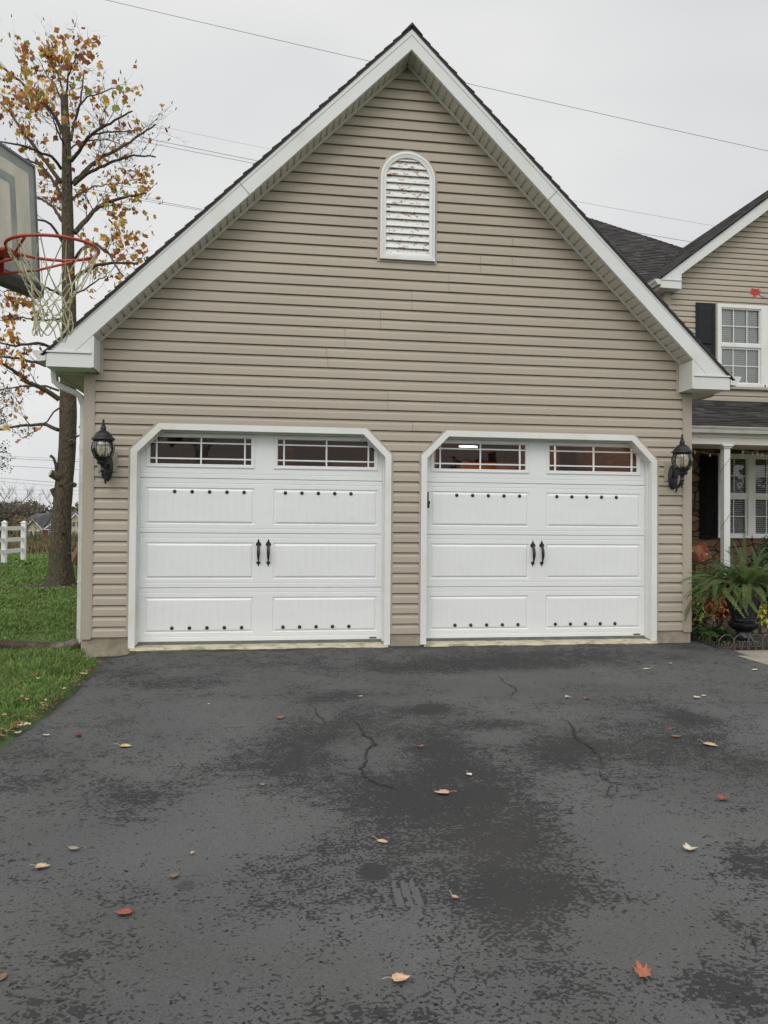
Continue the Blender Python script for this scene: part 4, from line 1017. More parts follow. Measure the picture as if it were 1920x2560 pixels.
# limbs: picture points in the 1646-wide crop -> 2.572
def C1(pts): return [(x/2.572, y/2.572) for x, y in pts]
def C5(pts): return [(x/2.6025, 850+y/2.6025) for x, y in pts]
limbs = [
 (C1([(470, 1180), (560, 1090), (640, 1020), (760, 960), (860, 895), (1000, 800)]), .065, 1.2), (C1([(475, 1190), (560, 1120), (640, 1075), (740, 1030), (860, 1000), (1000, 1010)]), .055, -.8),
 (C1([(460, 1035), (510, 970), (560, 890), (620, 840), (740, 775), (850, 715)]), .055, -1.2), (C1([(560, 880), (680, 850), (800, 845), (900, 830)]), .030, -1.5), (C1([(480, 1500), (530, 1440), (580, 1380), (640, 1320), (760, 1280), (940, 1240)]), .075, 1.0),
 (C1([(485, 1660), (540, 1590), (620, 1570), (690, 1620), (740, 1700), (795, 1775)]), .05, -1.4), (C1([(480, 1790), (540, 1745), (620, 1705), (720, 1690), (868, 1692)]), .06, .6),
 (C1([(455, 900), (480, 790), (510, 690), (530, 570), (540, 450)]), .045, .6), (C1([(470, 820), (500, 700), (560, 620), (640, 600), (750, 565)]), .032, -.7),
 (C1([(400, 860), (360, 760), (300, 680), (200, 600), (130, 520), (60, 460), (0, 420)]), .055, -.8), (C1([(395, 1170), (330, 1090), (250, 980), (170, 880), (90, 760), (0, 660)]), .06, .9),
 (C1([(400, 1085), (330, 1010), (240, 970), (120, 930), (-40, 905)]), .045, -1.4), (C1([(395, 1250), (330, 1140), (260, 1060), (180, 1030), (60, 1010), (-80, 1000)]), .045, 1.3),
 (C1([(420, 640), (385, 520), (350, 430), (325, 370)]), .035, .7), (C1([(425, 610), (440, 500), (465, 420), (490, 360)]), .03, -.5), (C1([(415, 700), (360, 560), (300, 480), (250, 380)]), .03, 1.1),
 (C1([(400, 1420), (340, 1330), (270, 1280), (180, 1260), (60, 1200)]), .05, 1.6), (C1([(405, 1560), (330, 1440), (250, 1410), (120, 1400)]), .045, -.6),
 (C5([(385, 385), (290, 320), (170, 270), (80, 190), (0, 150), (-90, 90)]), .075, -.8), (C5([(380, 585), (300, 552), (200, 556), (100, 562), (0, 582), (-120, 570)]), .055, .5), (C5([(385, 440), (350, 470), (310, 530), (240, 590), (150, 640)]), .026, -1.0),
 (C5([(380, 330), (300, 300), (160, 300), (0, 320), (-100, 310)]), .035, 1.2), (C5([(390, 150), (290, 160), (120, 120), (0, 108), (-100, 100)]), .055, 1.2), (C5([(390, 60), (250, 20), (100, 40), (-60, 0)]), .05, -1.2), (C5([(480, 640), (520, 620), (600, 610)]), .03, .3),
 (C1([(430, 1330), (500, 1250), (600, 1200), (760, 1180), (900, 1150)]), .03, 2.2), (C1([(420, 1000), (470, 940), (560, 900), (700, 900), (850, 960)]), .03, 2.2), (C1([(410, 930), (380, 860), (340, 760), (300, 700)]), .03, -2.0), (C1([(470, 1900), (560, 1850), (640, 1790), (720, 1780)]), .03, 1.5), (C1([(400, 1900), (300, 1850), (160, 1840), (20, 1880)]), .035, -1.6), (C1([(400, 2050), (300, 2060), (150, 2040), (0, 2060)]), .035, .9)]
leafspots = []; cones = []
def grow(m, p, d, L_, r, lev, n=5):
    pts = [p.copy()]; q = p.copy(); dd = d.normalized(); k = max(3, int(L_/.14))
    bend = Vector((random.gauss(0, 1), random.gauss(0, 1), random.gauss(.35, .6)))*.10
    for i in range(k):
        dd = (dd+bend*(1.2 if lev else .7)+Vector((random.gauss(0, .09), random.gauss(0, .09), random.gauss(0, .09)))).normalized(); q = q+dd*(L_/k); pts.append(q.copy())
    m.tube(pts, [r*(1-.75*i/k) for i in range(k+1)], 4 if lev else 5, cap=False)
    for i in range(1, k+1):
        if lev >= 2 or (lev == 1 and random.random() < .30): leafspots.append((pts[i], random.random()))
        if lev < 2 and i > 0:
            for _ in range(2 if random.random() < .35 else 1):
                if random.random() < (.8 if lev == 0 else .55):
                    ax = Vector((random.gauss(0, 1), random.gauss(0, 1), random.gauss(.3, 1))).normalized()
                    nd = (dd*.9+ax*.8).normalized(); grow(m, pts[i], nd, L_*random.uniform(.35, .65), r*.55, lev+1)
    if lev >= 1 and random.random() < .5: cones.append((pts[-1], dd.copy()))
for pl, r0, dz_ in limbs:
    n = len(pl); P = [tp(u, v, dz_*(i/(n-1))**1.1) for i, (u, v) in enumerate(pl)]
    D = []; 
    for a, b in zip(P[:-1], P[1:]):
        k = max(2, int((b-a).length/.12))
        for i in range(k): D.append(a.lerp(b, i/k)+Vector((random.gauss(0, .006), random.gauss(0, .006), random.gauss(0, .010))))
    D.append(P[-1]); N_ = len(D); m = MB(); r0 *= .78
    m.tube(D, [r0*(1-.68*i/N_) for i in range(N_)], 8)
    for i in range(int(N_*.22), N_):
        f = i/N_
        if to_px(D[i])[1] > 95 and to_px(D[i])[0] < 375 and random.random() < .42+.3*f:
            t = (D[min(i+1, N_-1)]-D[i-1]).normalized(); ax = Vector((random.gauss(0, 1), random.gauss(0, 1), random.gauss(.45, .9))).normalized()
            grow(m, D[i], t*.75+ax*.85, random.uniform(.35, .95)*(1.15-.4*f), max(.006, r0*.22*(1.1-f*.5)), 0 if random.random() < .75 else 1)
    m.build('branch', BARK if r0 > .04 else TWIG, tree, smooth=True)
LM = MB()
def add_leaf(mb, p, s, mi, kind='tulip'):
    a = Vector((random.gauss(0, 1), random.gauss(0, 1), random.gauss(-.9, .8))).normalized(); b = a.cross(Vector((random.gauss(0, 1), random.gauss(0, 1), random.gauss(0, 1)))).normalized(); c = a.cross(b)
    pts = leaf_shape(kind, s); vs = [tuple(p+b*x+a*y+c*(abs(x)*.45)) for x, y in pts]; n = len(vs)
    mb.add(vs+[tuple(p+a*s*.45)], [(i, (i+1) % n, n) for i in range(n)], mi)
for p, rnd in leafspots:
    u, v = to_px(p)
    if v < 78: continue
    dens = .17
    dens += .50*math.exp(-((u-350)/75)**2-((v-540)/80)**2)+.30*math.exp(-((u-150)/130)**2-((v-110)/70)**2)+.28*math.exp(-((u-60)/80)**2-((v-220)/80)**2)+.15*math.exp(-((u-160)/60)**2-((v-540)/100)**2)+.12*math.exp(-((u-40)/80)**2-((v-760)/90)**2)
    if 230 < u and 270 < v < 430: dens *= .35
    if random.random() < dens:
        q = random.random(); gold = math.exp(-((u-360)/90)**2-((v-560)/90)**2)
        mi = (1 if q < .45 else 0 if q < .75 else 3 if q < .86 else 4) if random.random() < gold+.25 else (4 if q < .25 else 2 if q < .42 else 0 if q < .68 else 3 if q < .8 else 1)
        add_leaf(LM, p+Vector((random.gauss(0, .05), random.gauss(0, .05), random.gauss(-.03, .05))), random.uniform(.07, .17), mi)
LM.build('foliage', LEAFS, tree)
m = MB()
for p, d in cones:
    if random.random() < .45:
        d = (d+Vector((0, 0, 1.2))).normalized(); m.tube([p, p+d*.02, p+d*.05, p+d*.085], [.004, .013, .011, .002], 5, cap=False)
tag(m.build('seed_cones', TWIG, tree), kind='stuff')

# leafy tree reaching in at the left edge
t2 = thing('leafy_tree', 'dark green leafed tree reaching in at the left edge behind the hoop', 'tree', (-10.6, 10, -.1))
c2 = atD(-62, 1085, 20); m = MB(); m.tube([(c2.x, c2.y, -.1), (c2.x+.05, c2.y, 2.0), (c2.x, c2.y, 4.5)], [.09, .07, .03], 8)
for _ in range(26):
    a = Vector((random.gauss(0, 1), random.gauss(0, 1), random.gauss(.2, .8))).normalized(); p = Vector((c2.x, c2.y, c2.z+random.uniform(-.8, .5))); m.tube([p, p+a*.5, p+a*.95+Vector((0, 0, .1))], [.02, .014, .006], 5)
m.build('trunk', BARK, t2, smooth=True)
m = MB(); GRM = [mat('dark_leaf', (.030, .055, .020), .5, 10, .3), mat('mid_leaf', (.06, .095, .03), .5, 10, .3), mat('yellow_leaf', (.30, .25, .05), .5, 10, .3)]
for g in GRM: leaf_trans(g, .25)
clp = [c2+Vector((random.gauss(0, .52), random.gauss(0, .5), random.gauss(0, .62))) for _ in range(46)]
for c in clp:
    for _ in range(75): add_leaf(m, c+Vector((random.gauss(0, .12), random.gauss(0, .14), random.gauss(0, .12))), random.uniform(.03, .07), 0 if random.random() < .62 else 1 if random.random() < .8 else 2, 'oval')
m.build('crown', GRM, t2)

# ------------------------------------------------------------------ wires
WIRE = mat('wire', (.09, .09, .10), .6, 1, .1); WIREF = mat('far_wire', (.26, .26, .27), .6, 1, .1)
wires = [((-300, -128), (2300, 466), 70, .022, WIRE, 'single thin power line passing highest, above the garage peak'),
 ((-300, 168), (1200, 482), 80, .013, WIREF, 'faint thin power line seen just above the close pair, left of the gable'),
 ((-300, 210), (1200, 514), 75, .024, WIRE, 'upper of the close pair of power lines meeting the left roof slope'),
 ((-300, 226), (1200, 517), 75, .022, WIRE, 'lower of the close pair of power lines meeting the left roof slope'),
 ((-300, 378), (1200, 646), 78, .022, WIRE, 'upper of the two short power lines lower on the left roof slope'),
 ((-300, 392), (1200, 640), 78, .018, WIRE, 'lower of the two short power lines lower on the left roof slope'),
 ((1200, 463), (2300, 652), 72, .015, WIREF, 'faint power line between the two gables on the right'),
 ((1200, 515), (2300, 700), 76, .022, WIRE, 'upper of the pair of power lines just above the dark hip roof'),
 ((1200, 540), (2300, 710), 76, .020, WIRE, 'lower of the pair of power lines just above the dark hip roof'),
 ((-200, 1131), (500, 1160), 150, .030, WIREF, 'topmost power line of the distant set behind the big trunk'),
 ((-200, 1136), (500, 1166), 150, .045, WIREF, 'second power line from the top of the distant set behind the trunk'),
 ((-200, 1153), (500, 1188), 150, .045, WIREF, 'third power line of the distant set, level with the sawn stub'),
 ((-200, 1181), (500, 1230), 150, .045, WIREF, 'fourth power line of the distant set, below the sawn stub'),
 ((-200, 1190), (500, 1238), 150, .035, WIREF, 'fifth power line of the distant set, close under the fourth'),
 ((-200, 1223), (500, 1227), 160, .025, WIREF, 'almost level power line above the far bare trees'),
 ((-200, 1233), (500, 1236), 160, .022, WIREF, 'lowest power line, just above the far wood')]
for a, b, D_, r, mt, lab in wires:
    A, B_ = atD(a[0], a[1], D_), atD(b[0], b[1], D_+8); pts = [A.lerp(B_, i/24)+Vector((0, 0, -.9*4*(i/24)*(1-i/24)*(.3 if D_ < 100 else .5))) for i in range(25)]
    # keep the measured line at the ends and let it sag a little between
    pts = [p+Vector((0, 0, .9*(.3 if D_ < 100 else .5)*.8)) for p in pts]
    m = MB(); m.tube(pts, r, 5); tag(m.build('power_line', mt), lab, 'power line', 'power lines crossing the sky')

# ------------------------------------------------------------------ far left: fence, meadow, houses, woods
VIN = mat('white_vinyl', (.78, .78, .76), .4, 3, .03)
m = None; fence = thing('rail_fence', 'white three-rail vinyl fence ending on the lawn', 'fence', tuple(atD(57, 1399, 28.3)))
def gp(u, v, D_): p = atD(u, v, D_); return p
fa = gp(10, 1402, 26.3); fb = gp(58, 1398, 28.3); fd = (fb-fa); fd.z = 0; fl = fd.length; fu = fd.normalized(); fc = fa-fu*2.44; fe = fa-fu*4.88; ff = fa-fu*7.32
zt = {0: 1.31}
for i, q in enumerate((fb, fa, fc, fe)):
    m = MB(); g = lz(q.x, q.y)-.1; w = .075; T = 1.33
    m.box(q.x-w, q.x+w, q.y-w, q.y+w, g, T); m.box(q.x-w-.015, q.x+w+.015, q.y-w-.015, q.y+w+.015, T, T+.025); m.add([(q.x-w, q.y-w, T+.025), (q.x+w, q.y-w, T+.025), (q.x+w, q.y+w, T+.025), (q.x-w, q.y+w, T+.025), (q.x, q.y, T+.085)], [(0, 1, 4), (1, 2, 4), (2, 3, 4), (3, 0, 4)])
    m.build('post', VIN, fence)
for a, b in ((fb, fa), (fa, fc), (fc, fe)):
    for z in (.34, .74, 1.14):
        m = MB(); n = Vector((-fu.y, fu.x, 0))*.02; A = a.copy(); B2 = b.copy(); A.z = B2.z = z
        m.sweep([A-n+Vector((0, 0, -.07)), A+n+Vector((0, 0, -.07)), A+n+Vector((0, 0, .07)), A-n+Vector((0, 0, .07))], A, B2); m.build('rail', VIN, fence)
# meadow of tall brown weeds
def blades(name, label, cat, n, xr, yr, h, w, mats, seed, zf=lz):
    rng = np.random.default_rng(seed); vs = []; fs = []; mi = []; b = 0
    for _ in range(n):
        y = yr[0]+(yr[1]-yr[0])*rng.random(); x0 = -1.44-.335*(y+8.65)+xr[0]; x1 = -1.44-.2*(y+8.65)+xr[1]; x = x0+(x1-x0)*rng.random(); z = zf(x, y)-.05
        hh = h*(.45+.75*rng.random())*(.75+.35*math.sin(x*1.9+y)*math.sin(x*.7)); a = rng.random()*3.14; c, s = math.cos(a)*w*(.6+.8*rng.random()), math.sin(a)*w; lx, ly = rng.normal(0, .18)*hh, rng.normal(0, .18)*hh
        vs += [(x-c, y-s, z), (x+c, y+s, z), (x+lx+c*.5, y+ly+s*.5, z+hh*.7), (x+lx*1.3, y+ly*1.3, z+hh), (x+lx-c*.5, y+ly-s*.5, z+hh*.7)]; fs.append((b, b+1, b+2, b+3, b+4)); b += 5; mi.append(rng.integers(len(mats)))
    me = bpy.data.meshes.new(name); me.from_pydata(vs, [], fs)
    for q in mats: me.materials.append(q)
    me.polygons.foreach_set('material_index', mi); o = bpy.data.objects.new(name, me); COL.objects.link(o); return tag(o, label, cat, kind='stuff')
MW = [mat('weed_brown', (.20, .13, .06), .8, 4, .3), mat('weed_tan', (.31, .22, .11), .8, 4, .3), mat('weed_dark', (.10, .075, .035), .8, 4, .3), mat('weed_green', (.10, .11, .04), .8, 4, .3)]
blades('meadow', 'tall brown dry weeds beyond the lawn', 'weeds', 30000, (-8, 10), (33, 46), 0.62, .035, MW, 5)
blades('meadow', 'low olive scrub on the slope below the weeds', 'scrub', 5000, (-6, 4), (46, 75), .9, .12, MW[2:], 6)

def leaf_cloud(m, c, rx, ry, rz, n, s, mats):
    for _ in range(n):
        a = Vector((random.gauss(0, 1), random.gauss(0, 1), random.gauss(0, 1))).normalized(); r = random.random()**.4
        p = c+Vector((a.x*rx*r, a.y*ry*r, a.z*rz*r)); e = Vector((random.gauss(0, 1), random.gauss(0, 1), random.gauss(0, 1))).normalized(); f = e.orthogonal().normalized(); g = e.cross(f); q = s*random.uniform(.5, 1.3)
        m.add([tuple(p+f*q), tuple(p+g*q*.8), tuple(p-f*q*.9), tuple(p-g*q)], [(0, 1, 2, 3)], random.randrange(mats) if isinstance(mats, int) else random.choice(mats))
FW = [mat('wood_greybrown', (.125, .10, .078), .9, .2, .2), mat('wood_olive', (.11, .11, .065), .9, .2, .2), mat('wood_rust', (.17, .10, .065), .9, .2, .2), mat('wood_gold', (.24, .17, .07), .9, .2, .2), mat('wood_dark', (.075, .075, .055), .9, .2, .2)]  # far leaf tones, muted to put distance haze into the colour
m = MB()
for i in range(120):
    u = random.uniform(-60, 300); D_ = random.uniform(290, 350); base = atD(u, 1350, D_)
    h = (62+6*math.sin(u*.06)+random.uniform(-6, 6))*D_/FPX
    top = atD(u, 1312, D_).z; z0 = -7
    hgt = 9+random.uniform(-1.5, 1.8)+(-1.5 if u > 110 and u < 190 else 0)-z0
    mm_ = random.choice([[0, 0, 4], [1, 1, 4], [2, 0], [0, 1], [0, 4], [3, 1]])
    leaf_cloud(m, Vector((base.x, base.y, z0+hgt*.6)), 4.2, 4, hgt*.42, 260, .5, mm_)
for i in range(110):
    u = random.choice([random.uniform(-700, -60), random.uniform(300, 900)]); D_ = random.uniform(290, 350); base = atD(u, 1350, D_); hgt = 16+random.uniform(-2, 2); mm_ = random.choice([[0, 0, 4], [1, 1, 4], [2, 0], [0, 1]])
    leaf_cloud(m, Vector((base.x, base.y, -7+hgt*.6)), 6, 4, hgt*.42, 150, .8, mm_)
tag(m.build('distant_wood', FW), 'mixed brown and olive autumn wood on the horizon at left', 'wood', kind='stuff')
def bare_tree(u, D_, vtop, lab):
    b = atD(u, 1340, D_); zb = lz(b.x, b.y); top = atD(u, vtop, D_); h = top.z-zb; o = thing('bare_tree', lab, 'tree', (b.x, b.y, zb), 'bare trees below the far wood')
    m = MB(); r = D_/FPX*1.0
    pts = [Vector((b.x, b.y, zb))+Vector((random.gauss(0, .02*h*i/8), 0, h*i/8)) for i in range(9)]; m.tube(pts, [r*(1-.8*i/8) for i in range(9)], 5); m.build('trunk', TWIG, o)
    m = MB()
    for k in range(16):
        i = random.randint(2, 7); p = pts[i]; a = random.choice([-1, 1])*random.uniform(.3, .8); L_ = h*random.uniform(.15, .34); d = Vector((math.sin(a), random.uniform(-.4, .4), math.cos(a)))
        q = p+d*L_*.5; e = q+(d+Vector((0, 0, .5)))*L_*.4; m.tube([p, q, e], [r*.45, r*.3, r*.12], 4)
        for _ in range(3):
            d2 = (d+Vector((random.uniform(-.7, .7), 0, random.uniform(-.1, .6)))).normalized(); m.tube([q, q+d2*L_*.4], [r*.22, r*.1], 4)
    m.build('limbs', TWIG, o)
for u, D_, vt, lab in ((8, 90, 1232, 'bare tree at the far left edge above the white fence'), (24, 95, 1206, 'tallest bare forked tree above the white fence post'), (30, 120, 1240, 'low bare tree just right of the tallest one'), (69, 110, 1224, 'bare tree above the peak of the cream far house'), (88, 115, 1230, 'slender bare tree over the ridge of the far house'), (124, 100, 1226, 'bare tree close to the left side of the big trunk'), (54, 130, 1236, 'small bare tree between the fence end and the far house')): bare_tree(u, D_, vt, lab)
m = MB(); b = atD(48, 1310, 120); z0 = lz(b.x, b.y); o = thing('gold_tree', 'golden leaved tree left of the cream far house', 'tree', (b.x, b.y, z0)); m.tube([(b.x, b.y, z0), (b.x, b.y, z0+5)], .15, 6); m.build('trunk', TWIG, o); m = MB(); leaf_cloud(m, Vector((b.x, b.y, .9)), 1.5, 1.5, 1.6, 420, .17, [3, 3, 1, 2]); m.build('crown', FW, o)

CREAM = mat('far_cream_wall', (.42, .36, .27), .7, .5, .05); BRICK = mat('far_brick', (.20, .085, .065), .8, 2, .2); FROOF = mat('far_roof', (.075, .07, .075), .9, .8, .15); FGL = mat('far_glass', (.10, .11, .13), .2, 1, .2); MAROON = mat('far_shutter', (.06, .02, .022), .6, 1, .1)
def PX(u, v, D_): return atD(u, v, D_)
D0 = 230
def fx(u): return atD(u, 1330, D0)
def far_part(name, mt, parent, poly, d0, d1):
    A = [atD(u, v, D0+d0) for u, v in poly]; dv = _fw*(d1-d0); m = MB(); n = len(A)
    m.add([tuple(p) for p in A]+[tuple(p+dv) for p in A], [tuple(range(n)), tuple(range(2*n-1, n-1, -1))]+[(i, i+n, (i+1) % n+n, (i+1) % n) for i in range(n)]); return m.build(name, mt, parent)
hA = thing('far_house', 'cream gabled house with brick wing and grey roof seen left of the big trunk', 'house', tuple(atD(85, 1365, D0)))
far_part('wall', CREAM, hA, [(63.5, 1319), (80.5, 1299), (105, 1323), (107, 1375), (63.5, 1375)], 0, 14)
far_part('wing', BRICK, hA, [(107, 1324), (150, 1324), (150, 1375), (107, 1375)], 1.2, 14)
far_part('wing', BRICK, hA, [(36, 1326), (63.5, 1326), (63.5, 1375), (36, 1375)], 3, 14)
# roof slopes of the front gable and the long main roof behind
def far_faces(name, mt, parent, faces):
    m = MB()
    for f in faces: m.add([tuple(atD(u, v, D0+d)) for u, v, d in f], [tuple(range(len(f)))])
    return m.build(name, mt, parent)
far_faces('roof', FROOF, hA, [[(80.5, 1297.5, -.8), (88, 1284, 9), (134, 1281.5, 10), (106, 1323, -.8)], [(80.5, 1297.5, -.8), (62, 1320, -.8), (60, 1316, 6), (88, 1284, 9)], [(103, 1322, 1), (134, 1281.5, 10), (168, 1281.5, 10), (168, 1323, 0)], [(36, 1326, 2), (62, 1320, 2), (88, 1284, 9), (60, 1300, 9)], [(62, 1322, -.8), (80.5, 1298.6, -.8), (106, 1324, -.8), (106, 1323, 1), (80.5, 1298, 1)]])
far_faces('rake_trim', VIN, hA, [[(62, 1320, -1), (80.5, 1297.5, -1), (80.5, 1299.5, -1), (63, 1322, -1)], [(80.5, 1297.5, -1), (106, 1323, -1), (105, 1324.5, -1), (80.5, 1299.5, -1)], [(106, 1323, -1), (128, 1309, -1), (128, 1311, -1), (107, 1325, -1)], [(107, 1323, .9), (150, 1323, .9), (150, 1325, .9), (107, 1325, .9)], [(36, 1325, 2.8), (63, 1325, 2.8), (63, 1327, 2.8), (36, 1327, 2.8)]])
def far_window(parent, u0, u1, v0, v1, d, cols):
    w = far_part('window', VIN, parent, [(u0, v0), (u1, v0), (u1, v1), (u0, v1)], d-.15, d)
    n = cols; wd = (u1-u0)
    for i in range(n):
        for (a, b) in ((.08, .48), (.54, .94)): 
            q = far_part('pane', FGL, w, [(u0+wd*(i+.14)/n, v0+(v1-v0)*a), (u0+wd*(i+.88)/n, v0+(v1-v0)*a), (u0+wd*(i+.88)/n, v0+(v1-v0)*b), (u0+wd*(i+.14)/n, v0+(v1-v0)*b)], d-.25, d-.15)
    far_part('shutter', MAROON, parent, [(u0-2.2, v0), (u0-.3, v0), (u0-.3, v1), (u0-2.2, v1)], d-.2, d); far_part('shutter', MAROON, parent, [(u1+.3, v0), (u1+2.2, v0), (u1+2.2, v1), (u1+.3, v1)], d-.2, d)
far_window(hA, 65.5, 76.5, 1327, 1340, 0, 3); far_window(hA, 88.5, 100.5, 1327, 1340, 0, 3); far_window(hA, 121, 128.5, 1327, 1340, 1.2, 2); far_window(hA, 48.5, 53, 1327, 1340, 3, 1)
D0 = 210
hB = thing('far_house', 'cream far house with arched window seen between the trunk and the downspout', 'house', tuple(atD(188, 1365, D0)))
far_part('wall', CREAM, hB, [(172, 1300), (189, 1285), (203, 1299), (203, 1360), (176, 1360)], 0, 12)
far_faces('roof', FROOF, hB, [[(170, 1301, -.6), (189, 1283.5, -.6), (192, 1278, 8), (164, 1281, 8)], [(189, 1283.5, -.6), (206, 1301, -.6), (215, 1283, 8), (192, 1278, 8)]])
far_faces('rake_trim', VIN, hB, [[(170, 1301, -.8), (189, 1283, -.8), (189, 1285.5, -.8), (171, 1303, -.8)], [(189, 1283, -.8), (206, 1301, -.8), (205, 1303, -.8), (189, 1285.5, -.8)]])
far_window(hB, 179, 184, 1304, 1316, 0, 2); far_window(hB, 195, 199, 1304, 1316, 0, 2)
aw = [(179, 1347), (179, 1333), (180.5, 1329), (183, 1327), (186, 1326), (189, 1327), (191.5, 1329.5), (193, 1334), (193, 1347)]
w = far_part('window', mat('far_stone', (.25, .2, .16), .8, 2, .15), hB, [(u, v) for u, v in aw], -.15, 0); far_part('pane', FGL, w, [(180, 1346), (180, 1333), (184, 1330), (184, 1346)], -.25, -.15)

# leaning brown beam behind the tree
BRW = mat('stained_beam', (.15, .07, .035), .8, 14, .25, .3, 40)
o = thing('swing_set', 'brown wooden leg of a play frame slanting behind the tree and downspout', 'play frame', tuple(atD(196, 1408, 22)))
m = MB(); m.tube([atD(175, 1414, 21.5), atD(205, 1352, 22.5)], .075, 4); m.build('leg', BRW, o); m = MB(); m.tube([atD(193, 1411, 23), atD(206, 1350, 22.6)], .07, 4); m.build('leg', BRW, o)
m = MB(); m.tube([atD(205, 1352, 22.5), atD(300, 1348, 25)], .075, 4); m.build('crossbeam', BRW, o)

# ------------------------------------------------------------------ main house at right
house = thing('house', 'beige sided two-storey house with front gable, dark shuttered windows and stone porch', 'house', (8, 6, -.1))
WY, FY = 6.2, 5.9                      # wall plane, front of the rake
m = MB()
e1 = atY(1652, 697, FY); rb0 = atY(1704, 685, FY); rb1 = atY(1920, 525, FY); rt1 = atY(1920, 491, FY); retB = atY(1650, 718, FY); retR = atY(1704, 722, FY)
sl_b = (rb1.z-rb0.z)/(rb1.x-rb0.x); AX = 10.6
def rb(x): return rb0.z+sl_b*((x if x < AX else 2*AX-x)-rb0.x)
def rt(x): return e1.z+sl_b*1.02*((x if x < AX else 2*AX-x)-e1.x)
wl = atY(1667, 742, WY).x
def hl(z):
    x0 = wl if z < 6.2 else max(wl, rb0.x+(z-rb0.z)/sl_b-.0)
    x1 = 2*AX-x0
    return (x0, x1) if x0 < x1 else (1, 0)
UW = [(7.50, 8.53), (8.56, 9.6)]; 
u0, u1 = atY(1791, 760, WY), atY(1850, 968, WY); uz1, uz0 = u0.z, u1.z
ux0 = u0.x; ux1 = atY(1908, 775, WY).x; 
siding_wall(m, 4.0, [(a, WY+b) for a, b in PROF], hl, [lambda z: (ux0+.03, ux1+ux1-ux0-.03) if uz0+.03 < z < uz1-.03 else None], [uz0+.03, uz1-.03, 6.2], rb(AX))
hs_ = m.build('gable_siding', SID, house)
# the profile of siding_wall starts its underside at y=.004: rebuild it flush with this wall
for v in hs_.data.vertices:
    if v.co.y < 1: v.co.y += WY
m = MB(); m.box(wl-.06, wl+.075, WY-.03, WY+.05, 4.0, 6.22); m.box(wl-.05, wl, WY, 14, 3.0, 6.4); m.box(3.5, wl, 8.0, 8.1, 2.9, 6.5); m.box(2*AX-wl, 2*AX-wl+.05, WY, 14, -.1, 6.3); m.box(3.5, 2*AX-wl, 13.9, 14, -.1, 6.3)
m.box(wl, ux0+.02, WY+.03, WY+.1, 4.0, 6.2); m.box(2*ux1-ux0-.02, 2*AX-wl, WY+.03, WY+.1, 4.0, 6.2); m.box(ux0, 2*ux1-ux0, WY+.03, WY+.1, 4.0, uz0); m.box(ux0, 2*ux1-ux0, WY+.03, WY+.1, uz1, 6.2)
m.prism_y([(wl, 6.2), (2*AX-wl, 6.2), (AX, rb(AX))], WY+.03, WY+.1)
m.build('side_walls', SID2, house)
for s in (0, 1):
    X = (lambda x: x) if s == 0 else (lambda x: 2*AX-x)
    m = MB(); m.prism_y([(X(rb0.x), rb0.z), (X(AX), rb(AX)), (X(AX), rt(AX)), (X(e1.x), e1.z), (X(e1.x), e1.z-.02), (X(rb0.x), e1.z-.02)], FY, FY+.02); m.build('rake_board', FASC, house)
    m = MB(); m.prism_y([(X(e1.x+.0), retB.z), (X(rb0.x), retR.z), (X(rb0.x), rb0.z), (X(rb0.x-.05), rb0.z), (X(e1.x), e1.z-.01)], FY+.004, WY); m.box(X(e1.x+.01), X(rb0.x+.005), FY-.012, FY, e1.z-.02, e1.z-.003); m.build('eave_return', FASC, house)
    m = MB(); m.sweep([(X(rb0.x), FY+.02, rb0.z+.01), (X(rb0.x), WY, rb0.z+.01), (X(rb0.x), WY, rb0.z+.04), (X(rb0.x), FY+.02, rb0.z+.04)], (X(rb0.x), 0, rb0.z), (X(AX), 0, rb(AX))); m.box(X(e1.x+.02), X(wl), WY, 13.8, retB.z-.0, retB.z+.01); m.build('rake_soffit', SOFF, house)
    m = MB()
    prof = [(0, 0), (0, -.10), (-.075, -.11), (-.09, -.075), (-.12, -.045), (-.132, -.012), (-.132, 0), (-.12, 0), (-.115, -.03), (-.07, -.09), (-.01, -.09), (-.01, 0)]
    P = [(X(e1.x+a), FY-.01, e1.z-.01+b) for a, b in prof]; P = P[::-1] if s == 0 else P
    m.sweep(P, (0, FY, 0), (0, 11, 0)); m.prism_y([(X(e1.x+a), e1.z-.01+b) for a, b in prof[:7]], FY-.018, FY-.009); m.build('gutter', GUT, house)

def shingles(name, parent, P0, U, V, n, length, rise, lim=None, cw=.142, tk=1.0):
    """courses of tabs from the eave P0 along U, climbing along V"""
    m = MB(); nC = int(rise/cw)
    for k in range(nC):
        t0, t1 = k*cw, (k+1)*cw+.01; a, b = (0, length) if lim is None else lim(t0)
        s0 = a-random.random()*.3
        while s0 < b:
            w = random.uniform(.17, .36); s1 = s0+w; x0, x1 = max(a, s0), min(b, s1)
            if x1 > x0+.005:
                th = (.020+random.choice([0, .008, .003]))*tk; P = lambda s_, t_, d: P0+U*s_+V*t_+n*d
                m.add([P(x0, t0, th), P(x1-.004, t0, th), P(x1-.004, t1, .004), P(x0, t1, .004), P(x0, t0, 0), P(x1-.004, t0, 0)], [(0, 1, 2, 3), (4, 5, 1, 0)], random.choice([0, 0, 1, 2, 2, 3]))
            s0 = s1
    P = lambda s_, t_: P0+U*s_+V*t_-n*.004
    r = nC*cw; a0, b0 = (0, length) if lim is None else lim(0); a1, b1 = (0, length) if lim is None else lim(r)
    m.add([P(a0, 0), P(b0, 0), P(b1, r), P(a1, r)], [(0, 1, 2, 3)], 2)
    return m.build(name, SHG, parent)
